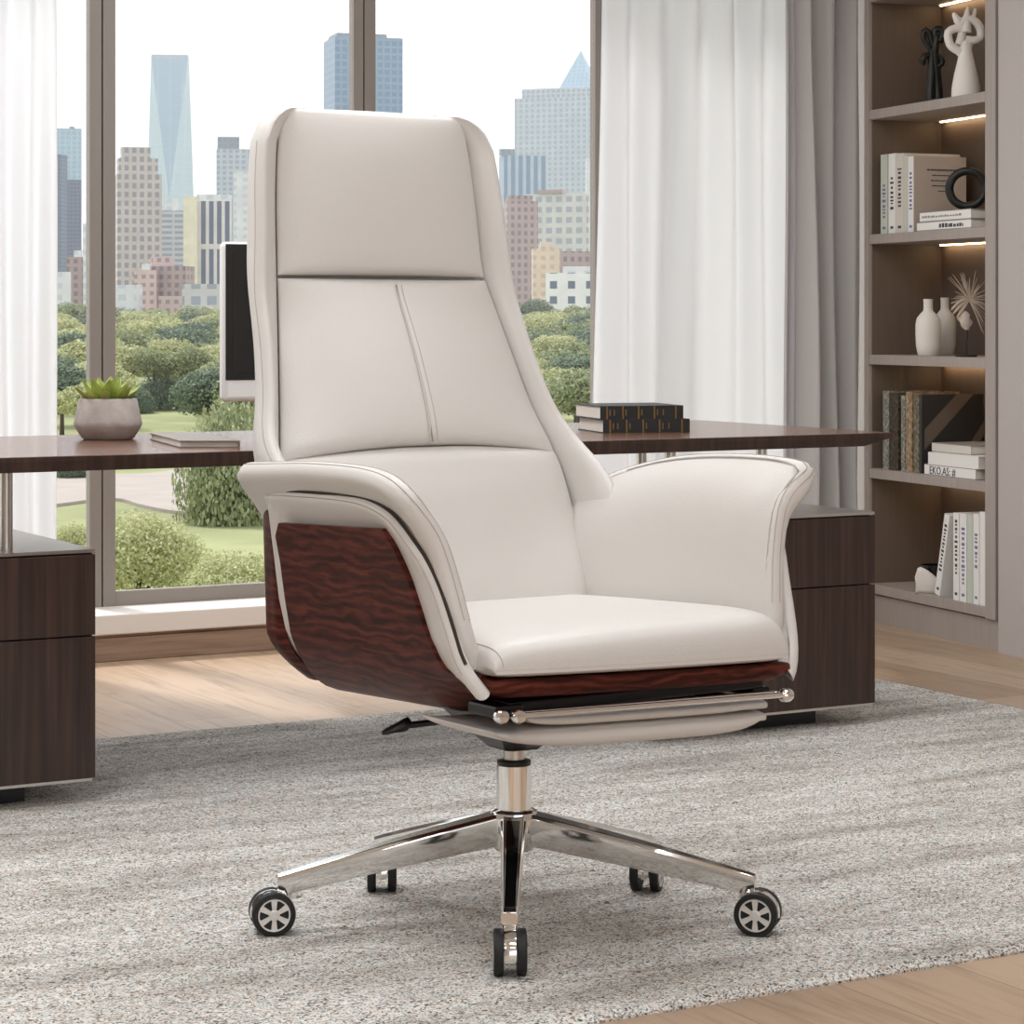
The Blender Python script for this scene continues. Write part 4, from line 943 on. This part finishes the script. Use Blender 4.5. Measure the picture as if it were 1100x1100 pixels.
# casters
def caster(pos, yaw, sw):
    """pos: stem position; yaw: axle direction; sw: horizontal offset of the axle from the stem"""
    ax = V((math.cos(yaw), math.sin(yaw), 0)); c_ = V((pos.x, pos.y, 0))+sw; R_ = .0335; zc = ZR+R_
    m = MB(); hs = MB()
    cc = c_+up*zc; fwd = V((-ax.y, ax.x, 0))
    # hood between and over the wheels
    rows = []
    for i in range(13):
        th = math.pi*(-.05+1.1*i/12); dirv = fwd*math.cos(th)+up*math.sin(th)
        rows.append([cc+dirv*(R_*.80)-ax*.0085, cc+dirv*(R_*.99)-ax*.0085, cc+dirv*(R_*1.03), cc+dirv*(R_*.99)+ax*.0085, cc+dirv*(R_*.80)+ax*.0085])
    hs.grid(rows, closeu=True, cap=True); hs.cbox(cc+up*.006, ax*.014, fwd*.03, up*.036)
    hs.tube([V((pos.x, pos.y, zc+.006)), V((pos.x, pos.y, .062))], .0070, 14)
    hs.tube([V((pos.x, pos.y, zc+.008)), cc+up*.010], .008, 12)
    hs.tube([cc-ax*.022, cc+ax*.022], .005, 12)
    o = build('caster', hs, 'chrome', chair, angle=50)
    for sg in (-1, 1):
        w = MB(); w.lathe([(.021, -.0068), (.0325, -.0068), (R_, -.005), (R_, .005), (.0325, .0068), (.0262, .0078), (.0250, .0045), (0, .0045)], cc+ax*(sg*.0165), ax=ax*sg, n=40)
        wo = build('wheel', w, 'rubber', o)
        h_ = MB(); c2 = cc+ax*(sg*(.0165+.0052)); e1, e2 = fwd, up; ax2 = ax*sg
        rr = []; 
        for (r_, o_) in ((.0225, 0), (.0225, .0022), (.0248, .0024), (.0255, 0)): rr.append([c2+ax2*o_+(e1*math.cos(2*math.pi*q/40)+e2*math.sin(2*math.pi*q/40))*r_ for q in range(40)])
        h_.grid(rr, closeu=True)
        h_.lathe([(.0085, 0), (.0085, .0018), (.006, .0026), (0, .0026)], c2, ax=ax2, n=20)
        for q in range(6):
            an = 2*math.pi*(q+.5)/6+(0); dv = e1*math.cos(an)+e2*math.sin(an); pv = dv.cross(ax2)
            h_.add([c2+dv*.007-pv*.0030+ax2*.0018, c2+dv*.007+pv*.0030+ax2*.0018, c2+dv*.0228+pv*.0048+ax2*.0020, c2+dv*.0228-pv*.0048+ax2*.0020,
                    c2+dv*.007-pv*.0030, c2+dv*.007+pv*.0030, c2+dv*.0228+pv*.0048, c2+dv*.0228-pv*.0048], [(0, 1, 2, 3), (3, 2, 1, 0)][0:1]+[(0, 4, 5, 1), (1, 5, 6, 2), (2, 6, 7, 3), (3, 7, 4, 0)])
        build('wheel_hub', h_, 'alu', wo, smooth=False)
    return o
def tipw(k_): tp = tips[k_]; L_ = tp.length; return ctr+V((tp.x, tp.y, 0))*((L_-.002)/L_)
caster(tipw('l'), math.radians(-90+14), V((-.020, -.012, 0)))
caster(tipw('r'), math.radians(-90-17), V((.016, -.014, 0)))
caster(tipw('f'), math.radians(2), V((0, -.024, 0)))
caster(tipw('bl'), math.radians(3), V((-.004, -.012, 0)))
caster(tipw('br'), math.radians(-14), V((.006, -.010, 0)))
# ================================================================ OUTSIDE
def gz(d): return interp(d, [0, 60, 300, 420, 700, 1000, 3000], [-19, -19, -18, -15, -8, -5, -3])
m = MB(); rows = []
for d in [30, 60, 100, 140, 180, 220, 260, 300, 350, 400, 450, 500, 600, 700, 850, 1000, 1500, 3200]:
    rows.append([V((x, d, gz(d))) for x in [d*1.6*(k/12-1) for k in range(25)]])
m.grid(rows); struct(build('ground', m, 'grass'))
def gp(x, y):
    d = 300.
    for _ in range(40): d = .5*d+.5*(H-gz(d))*F/max(y-CY, 8)
    return P(x, y, d)
m = MB(); e1 = [gp(60, 512), gp(120, 512), gp(160, 511), gp(200, 506), gp(235, 507)]; e2 = [gp(60, 545), gp(120, 538), gp(150, 545), gp(185, 552), gp(240, 556)]
A_, B_ = csp(e1, 16), csp(e2, 16)
m.grid([[B_[i]+V((0, 0, -2)) for i in range(16)]]+[[B_[i].lerp(A_[i], j/6)+V((0, 0, .35)) for i in range(16)] for j in range(7)]+[[A_[i]+V((0, 0, -2)) for i in range(16)]]); tag(build('footpath', m, 'path', loc=gp(180, 530)), 'pale gravel footpath curving across the park lawn below', 'path')

def crown_mesh(name, seed, n, leaf, matn, lobes=9, squash=.8, drop=0):
    """unit crown: leaf clusters on the surface of several lobes; trunk in a second mesh"""
    rs = np.random.RandomState(seed); cs = []
    for i in range(lobes):
        v = rs.normal(size=3); v /= np.linalg.norm(v); v[2] = abs(v[2])*.9-.15
        cs.append((v*rs.uniform(.35, .62), rs.uniform(.36, .52)))
    cs.append((np.array([0, 0, .1]), .62))
    k = rs.randint(0, len(cs), n); C_ = np.array([c[0] for c in cs])[k]; R_ = np.array([c[1] for c in cs])[k]
    d = rs.normal(size=(n, 3)); d /= np.linalg.norm(d, axis=1)[:, None]
    # small clumps on every lobe
    cl = rs.normal(size=(60, 3)); cl /= np.linalg.norm(cl, axis=1)[:, None]; j = rs.randint(0, 60, n); dd = cl[j]+rs.normal(size=(n, 3))*.20; dd /= np.linalg.norm(dd, axis=1)[:, None]
    d = np.where((rs.rand(n) < .7)[:, None], dd, d)
    rad = R_*(1-.30*rs.rand(n)**2); p = C_+d*rad[:, None]; p[:, 2] *= squash
    if drop: p[:, 2] -= drop*rs.rand(n)**2*np.hypot(p[:, 0], p[:, 1])
    nrm = d+rs.normal(size=(n, 3))*.6; nrm /= np.linalg.norm(nrm, axis=1)[:, None]
    a = np.cross(nrm, rs.normal(size=(n, 3))); a /= np.linalg.norm(a, axis=1)[:, None]; b = np.cross(nrm, a); s = leaf*rs.uniform(.6, 1.3, n)[:, None]
    vs = np.stack([p-a*s-b*s*.55, p+a*s-b*s*.55, p+a*s*.8+b*s*.6, p-a*s*.8+b*s*.6], 1).reshape(-1, 3)
    me = bpy.data.meshes.new(name); me.from_pydata(vs.tolist(), [], np.arange(4*n).reshape(-1, 4).tolist()); me.materials.append(M[matn])
    at = me.attributes.new('tint', 'FLOAT', 'FACE'); clv = rs.rand(60)[j]
    at.data.foreach_set('value', np.clip(.55*rs.rand(n)+.45*clv, 0, 1).astype(np.float32))
    return me
def trunk_mesh(name, seed, h=1.0):
    rnd = random.Random(seed); m = MB(); m.tube([V((0, 0, -h)), V((.01, 0, -h*.5)), V((0, .02, .15))], [.055, .04, .02], 8)
    for i in range(5):
        a_ = rnd.uniform(0, 6.3); z0_ = rnd.uniform(-h*.55, 0); m.tube([V((0, 0, z0_)), V((math.cos(a_)*.2, math.sin(a_)*.2, z0_+.22)), V((math.cos(a_)*.5, math.sin(a_)*.5, z0_+.42))], [.026, .018, .006], 6)
    me = bpy.data.meshes.new(name); me.from_pydata(m.v, [], m.f); me.materials.append(M['bark']); me.polygons.foreach_set('use_smooth', [True]*len(m.f)); return me
KINDS = {}
for kn, mt, sq in (('mid', 'leaf_mid', .85), ('dark', 'leaf_dark', .95), ('pale', 'leaf_pale', .75)):
    for i in range(2): KINDS[kn, i] = (crown_mesh(kn+'_crown_mesh', 10+i+len(kn)*7, 5200, .036, mt, squash=sq), trunk_mesh('trunk_mesh', i))
BIG = {k: (crown_mesh(k+'_big_crown_mesh', 50+n_, 17000, .021, 'leaf_'+k, lobes=13, squash=.85, drop=.35), trunk_mesh('big_trunk_mesh', n_+5)) for n_, k in enumerate(('mid', 'dark', 'pale'))}
proto = {}
def tree(kind, pos, r, htrunk, label, group=None, big=False, rz=0, name='park_tree', sq=1):
    """pos on the ground; r crown radius; crown centre htrunk above the ground"""
    key = (kind, big, random.randint(0, 1))
    cm, tm = BIG[kind] if big else KINDS[kind, key[2]]
    if key not in proto:
        e = bpy.data.objects.new(name, None); c_ = bpy.data.objects.new('crown', cm); t_ = bpy.data.objects.new('trunk', tm); link(e); link(c_, e); link(t_, e); proto[key] = e
        c_.location = t_.location = (0, 0, 0)
    else:
        src = proto[key]; e = src.copy(); COL.objects.link(e)
        for ch in src.children: d = ch.copy(); COL.objects.link(d); d.parent = e
    e.name = name; e.location = pos; e.rotation_euler.z = rz
    for ch in e.children:
        ch.location = (0, 0, htrunk); ch.scale = (r, r, r*sq if ch.name.startswith('crown') else max(htrunk, .5)); 
    tag(e, label, 'tree', group); return e
def tree_px(kind, x, ytop, wpx, d, label, **k):
    r = wpx*d/F/2; p = P(x, ytop, d); g = gz(d); ht = p.z-r*.85*k.get('sq', 1)-g; return tree(kind, V((p.x, d, g)), r, max(ht, r*.35), label, rz=random.uniform(0, 6), **k)
# individually recognisable trees near the building
tree_px('mid', 258, 474, 150, 232, 'large olive green tree right of the footpath, seen beside the armrest', big=True, sq=2.3)
tree_px('pale', 150, 530, 160, 150, 'pale yellow green bushy tree below the gravel path at the window bottom', big=True)
tree_px('pale', 258, 572, 140, 135, 'light green bushy tree low at the window bottom beside the chair shell', big=True, sq=1.1)
tree_px('pale', 78, 552, 80, 160, 'pale bushy tree seen left of the window post above the desk pedestal', big=True)
tree_px('dark', 78, 488, 60, 290, 'dark leafy tree left of the window post below the desktop', big=True)
tree_px('dark', 142, 470, 60, 420, 'dark tree at the lawn edge just above the gravel path', big=True)
tree_px('mid', 232, 372, 120, 470, 'big spreading tree behind the left edge of the computer', big=True)
tree_px('dark', 172, 402, 74, 430, 'deep green tree standing right behind the succulent', big=True)
tree_px('pale', 246, 425, 80, 400, 'sunlit pale tree just below the computer housing', big=True)
tree_px('pale', 140, 345, 84, 560, 'rounded light green tree right of the window post above the succulent')
tree_px('pale', 80, 340, 70, 600, 'pale tree left of the window post beside the curtain', )
tree_px('mid', 75, 318, 60, 720, 'tree in front of the brick houses at the left curtain edge')
tree_px('pale', 610, 405, 90, 480, 'sunlit yellow green tree above the stacked desk books')
tree_px('mid', 600, 350, 70, 600, 'green tree between chair back and right window post')
tree_px('dark', 575, 318, 50, 720, 'dark tree touching the right edge of the chair back near the brown tower')
rnd = random.Random(11)
for d in (345, 385, 425, 470, 520, 570, 620, 670, 720, 770, 810):
    for k in range(19):
        x = 30+k*35+rnd.uniform(-14, 14)
        if not (30 < x < 300 or 520 < x < 660): continue
        kind = rnd.choice(['mid', 'pale', 'pale', 'dark']); r = rnd.uniform(5.5, 8.5)*(1 if d < 500 else 1.15); p = P(x, CY, d+rnd.uniform(-20, 20)); g = gz(p.y)
        if d < 400 and 110 < x < 215: continue
        lab = {'mid': 'mid green broad crowned tree in the park woodland below the skyline', 'pale': 'pale green broad crowned tree in the park woodland below the skyline', 'dark': 'dark green broad crowned tree in the park woodland below the skyline'}[kind]
        tree(kind, V((p.x, p.y, g)), r, rnd.uniform(6.5, 8.5), lab, group={'mid': 'mid green woodland trees', 'pale': 'pale woodland trees', 'dark': 'dark woodland trees'}[kind], rz=rnd.uniform(0, 6), sq=.9)

# ---- skyline
def fc(name, wall, win, bw, bh, fx=.35, fy=.4, **k):
    win = tuple(1.2*a-.2*b_ for a, b_ in zip(win, wall)); M[name] = facade(name, srgb(*wall), srgb(*win), bw*.6, bh*.6, fx, fy, **k); return name
fc('f_navy', (96, 112, 140), (70, 84, 112), 4, 4); fc('f_skyglass', (176, 200, 216), (150, 182, 204), 6, 5, .3, .3)
fc('f_artdeco', (190, 180, 178), (142, 136, 144), 6, 7, .45, .4); fc('f_paleglass', (198, 218, 228), (178, 204, 218), 20, 9, .1, .12)
fc('f_blueglass', (158, 188, 208), (140, 172, 198), 20, 9, .1, .12)
fc('f_bands', (186, 186, 192), (138, 146, 162), 200, 5, .01, .5); fc('f_stripes', (214, 208, 206), (98, 108, 134), 5.5, 60, .42, .06)
fc('f_cream', (228, 220, 196), (218, 210, 190), 9, 9); fc('f_greyblue', (186, 196, 206), (150, 164, 180), 7, 6, .4, .4)
fc('f_white', (222, 224, 228), (198, 204, 212), 10, 7, .5, .5); fc('f_pink', (206, 182, 176), (160, 138, 140), 5, 5, .5, .5)
fc('f_brick', (168, 144, 140), (120, 112, 120), 5, 5, .5, .45); fc('f_blue', (120, 150, 178), (94, 128, 162), 7, 7, .3, .35)
fc('f_lightface', (186, 196, 206), (150, 168, 188), 8, 7, .5, .4); fc('f_bluestripe', (176, 192, 206), (112, 142, 172), 8, 200, .45, .02)
fc('f_brown', (174, 150, 150), (128, 112, 122), 5, 6, .5, .45); fc('f_grid', (206, 204, 202), (160, 166, 176), 9, 9, .4, .45)
fc('f_beige', (222, 200, 178), (198, 176, 160), 6, 6, .5, .5); fc('f_whitewin', (232, 232, 234), (112, 124, 142), 11, 9, .6, .5)
fc('f_darkcap', (134, 146, 158), (118, 132, 146), 6, 6)
GR = 'city towers beyond the park'
def tower(tiers, d, label, yaw=.35, depth=None, ybase=350, name='tower', win=None):
    """tiers: (x0, x1, ytop, material[, part name]); the first is the shaft, others stand on the one before"""
    x0, x1 = tiers[0][0], tiers[0][1]; c_ = P((x0+x1)/2, CY, d); r = thing(name, label, 'building', V((c_.x, d, gz(d))), GR)
    zb = gz(d)-1; 
    for i, tr_ in enumerate(tiers):
        a, b_, yt, mt = tr_[:4]; zt_ = H-(yt-CY)/F*d; wpx = (b_-a)*d/F; 
        ca, sa = math.cos(yaw), math.sin(yaw); dp = (depth or .6); L_ = wpx/(ca+dp*sa); D_ = L_*dp
        cen_ = P((a+b_)/2, CY, d); m = MB(); ex_, ey_ = V((ca, sa, 0)), V((-sa, ca, 0))
        # near corner layout: box centred on cen_
        m.cbox(V((cen_.x, d+D_*.5, (zb+zt_)/2)), ex_*L_, ey_*D_, up*(zt_-zb))
        nm = tr_[4] if len(tr_) > 4 else ('tower_shaft' if i == 0 else 'roof_storey')
        build(nm, m, mt, r, smooth=False); zb = zt_
    return r
tower([(52, 87, 193, 'f_navy'), (52, 87, 138, 'f_skyglass', 'glass_top'), (74, 80, 136, 'f_darkcap')], 1500, 'tower with pale blue glass top over dark shaft beside the left curtain', yaw=.2)
tower([(40, 66, 166, 'f_navy')], 1430, 'dark slab partly behind the left curtain before the two tone tower', yaw=-.2)
tower([(120, 173, 187, 'f_artdeco'), (122, 169, 170, 'f_artdeco', 'upper_setback'), (127, 161, 158, 'f_artdeco', 'crown_storey')], 1150, 'stepped beige stone tower just right of the window post', yaw=.25)
tower([(172, 198, 226, 'f_bands'), (176, 192, 213, 'f_white')], 1300, 'grey banded office block between stepped stone tower and striped tower', yaw=.1)
tower([(210, 249, 216, 'f_stripes'), (211, 248, 209, 'f_white')], 1010, 'white tower with dark vertical window stripes left of the computer', yaw=.02, depth=.3)
tower([(196, 212, 211, 'f_cream')], 1005, 'narrow blank cream slab adjoining the striped tower', yaw=.1)
tower([(230, 270, 200, 'f_greyblue'), (230, 268, 160, 'f_greyblue', 'upper_storeys'), (232, 257, 147, 'f_darkcap')], 1600, 'grey blue block with dark penthouse behind the striped tower', yaw=.15)
tower([(249, 285, 184, 'f_white')], 1250, 'plain white tower cut off by the left edge of the chair back', yaw=.1)
tower([(344, 432, 40, 'f_blue'), (350, 415, 36, 'f_darkcap')], 1400, 'tall blue tower split by the window post above the headrest', yaw=.28, depth=.8)
tower([(536, 587, 167, 'f_bluestripe'), (536, 553, 160, 'f_darkcap')], 1500, 'wide blue striped block right of the headrest', yaw=.2)
tower([(541, 578, 216, 'f_brown'), (543, 572, 210, 'f_brick')], 1100, 'brown tower with rust coloured cap right of the headrest', yaw=.2)
tower([(576, 632, 208, 'f_grid'), (582, 604, 204, 'f_brick')], 1250, 'pale gridded office block below the pyramid roofed tower', yaw=-.3)
tower([(571, 601, 267, 'f_beige'), (580, 594, 260, 'f_beige')], 960, 'beige stepped tower right of the chair back', yaw=.1)
tower([(600, 634, 270, 'f_brown')], 990, 'brown block behind the small white building', yaw=.1)
tower([(596, 640, 293, 'f_whitewin'), (611, 640, 286, 'f_white')], 860, 'small white building with square dark windows above the trees', yaw=-.25, depth=.7)
tower([(629, 648, 170, 'f_white')], 1350, 'white slab showing as a sliver beside the right window post', yaw=.1)
# low houses at the park edge
for x0, x1, yt, mt, lab, ca_ in ((58, 76, 292, 'f_white', 'small white house at the left curtain edge above the trees', 0), (72, 95, 276, 'f_brick', 'brick house with a round tank beside the window post', 0),
        (124, 147, 306, 'f_white', 'white low block right of the window post above the trees', 0), (145, 168, 290, 'f_pink', 'pale block with two dark slots above the woodland', 0),
        (160, 186, 276, 'f_pink', 'pinkish low block with flat roof before the banded office block', 0), (168, 200, 286, 'f_brick', 'dark brick block before the cream slab', 0),
        (170, 232, 318, 'f_pink', 'long pink low building at the woodland edge', 0), (195, 236, 305, 'f_grid', 'flat roofed grey building below the striped tower', 0), (205, 228, 333, 'f_white', 'tiny white building among the treetops', 0), (88, 100, 240, 'f_white', 'slim white block behind the left window post', 0)):
    d = 880 if yt < 300 else 830; r = tower([(x0, x1, yt, mt, 'house_block')] + ([((x0+x1)/2-4, (x0+x1)/2+4, yt-7, 'f_white', 'roof_tank')] if 'tank' in lab or 'slots' in lab else []), d+random.uniform(-15, 15), lab, yaw=random.uniform(-.3, .3), name='city_building')
    r['category'] = 'building'
# faceted glass tower
def ring_(cx_, d, z, half, rot): return [V((cx_+half*math.cos(rot+math.pi/4+k*math.pi/2)*1.414, d+half*math.sin(rot+math.pi/4+k*math.pi/2)*1.414, z)) for k in range(4)]
d = 2400; cpx = P(183, CY, d); r = thing('tower', 'tall pale blue glass tower with tapering triangular facets', 'building', V((cpx.x, d, gz(d))), GR)
hb, ht_ = 25*d/F*.82, 20.5*d/F; zt_ = H-(64-CY)/F*d; zm = H-(215-CY)/F*d
bt = ring_(cpx.x, d, zm, hb*.86, .1+math.pi/4); tp_ = ring_(cpx.x, d, zt_, ht_*.95, .1); m = MB()
fa = []
for k in range(4):
    fa.append(((k, (k+1) % 4, 4+(k+1) % 4), 0)); fa.append(((4+k, k, 4+(k+1) % 4), 1))
m.add(bt+tp_, []); 
for f_, mi_ in fa: m.f.append(f_); m.mi.append(mi_)
m.f.append((4, 5, 6, 7)); m.mi.append(0); build('glass_facets', m, ['f_paleglass', 'f_blueglass'], r, smooth=False)
m = MB(); m.grid([ring_(cpx.x, d, gz(d)-1, hb*.86, .1+math.pi/4), bt], closeu=True, cap=True); build('tower_base', m, 'f_paleglass', r, smooth=False)
m = MB(); m.grid([tp_, [p+V((0, 0, 3)) for p in tp_]], closeu=True, cap=True); build('parapet', m, 'f_greyblue', r, smooth=False)
# pyramid roofed tower
d = 1900; r = tower([(588, 660, 104, 'f_lightface'), (592, 656, 94, 'f_greyblue', 'upper_setback')], d, 'tall pale tower with a green blue pyramid roof by the right window post', yaw=-.35, depth=.9)
cpx = P(624, CY, d+18); zb5 = H-(95-CY)/F*d; m = MB(); m.grid([ring_(cpx.x, d+18, zb5, 24*d/F*.8, -.35), [V((cpx.x, d+18, H-(52-CY)/F*d))+V((math.cos(q), math.sin(q), 0))*.3 for q in (.4, 2, 3.5, 5)]], closeu=True, cap=True); build('pyramid_roof', m, 'f_skyglass', r, smooth=False)

# thin summer haze over the park and the city
m = MB(); m.box((-1400, 335, -40), (2200, 0, 0), (0, 2900, 0), (0, 0, 420)); hz, nt_, N_, L_, b_ = newmat('air_haze'); N_.remove(b_)
vs_ = N_.new('ShaderNodeVolumeScatter'); vs_.inputs['Density'].default_value = .00022; vs_.inputs['Anisotropy'].default_value = .2; vs_.inputs['Color'].default_value = (.97, .98, 1, 1); L_.new(vs_.outputs[0], N_['Material Output'].inputs['Volume'])
tag(build('haze', m, hz, smooth=False), 'pale summer haze over the park and the city', 'haze', kind='stuff')

# ================================================================ LIGHT
w = bpy.data.worlds.new('sky'); S.world = w; w.use_nodes = True; N = w.node_tree.nodes; L = w.node_tree.links
bg = N['Background']; tc = N.new('ShaderNodeTexCoord'); sp = N.new('ShaderNodeSeparateXYZ'); L.new(tc.outputs['Generated'], sp.inputs[0])
r_ = ramp(N, [(0, srgb(246, 246, 246)), (.12, srgb(247, 248, 249)), (.6, srgb(232, 238, 246))]); L.new(sp.outputs[2], r_.inputs[0]); L.new(r_.outputs[0], bg.inputs[0]); bg.inputs[1].default_value = 1.55
SUN = bpy.data.lights.new('sun', 'SUN'); SUN.energy = 3.2; SUN.angle = math.radians(6); SUN.color = (1, .96, .90); so = bpy.data.objects.new('sun', SUN); COL.objects.link(so); so.rotation_euler = V((-.42, .50, 1.02)).to_track_quat('Z', 'Y').to_euler()
# unseen fill lamps added under the ceiling to brighten the room
k = 0
for (x, y) in ((-1.3, 1.6), (.6, 1.6), (-1.2, 3.75), (1.1, 3.4), (.2, 5.2), (-1.5, 5.5), (-1.3, -.4), (.8, -.4)):
    r = thing('fill_lamp', 'added flat rectangular fill light panel under the ceiling', 'lamp', (x, y, CEIL), 'added overhead fill light panels')
    m = MB(); m.cbox((x, y, CEIL-.012), (1.0, 0, 0), (0, .5, 0), (0, 0, .022)); build('housing', m, 'white_plastic', r, smooth=False)
    m = MB(); m.cbox((x, y, CEIL-.025), (.94, 0, 0), (0, .44, 0), (0, 0, .004)); build('diffuser', m, 'white_plastic', r, smooth=False)
    ld = bpy.data.lights.new('fill_light', 'AREA'); ld.shape = 'RECTANGLE'; ld.size = .94; ld.size_y = .44; ld.energy = 28 if y == 3.75 else 17 if y < 4 else 26; ld.color = (.93, .965, 1)
    lo = bpy.data.objects.new('fill_light', ld); lo.location = (0, 0, -.030); lo.parent = r; COL.objects.link(lo)

cam = bpy.data.cameras.new('camera'); co = bpy.data.objects.new('camera', cam); COL.objects.link(co); co.location = (0, 0, H); co.rotation_euler = (math.pi/2, 0, 0)
cam.sensor_width = 36; cam.lens = F/1100*36; cam.shift_y = -(550-CY)/1100; cam.clip_start = .1; cam.clip_end = 6000; S.camera = co
S.view_settings.view_transform = 'Standard'; S.view_settings.look = 'None'; S.view_settings.gamma = 1; S.view_settings.exposure = 0
S.view_settings.use_curve_mapping = False
S.cycles.max_bounces = 10; S.cycles.transparent_max_bounces = 16; S.cycles.diffuse_bounces = 5
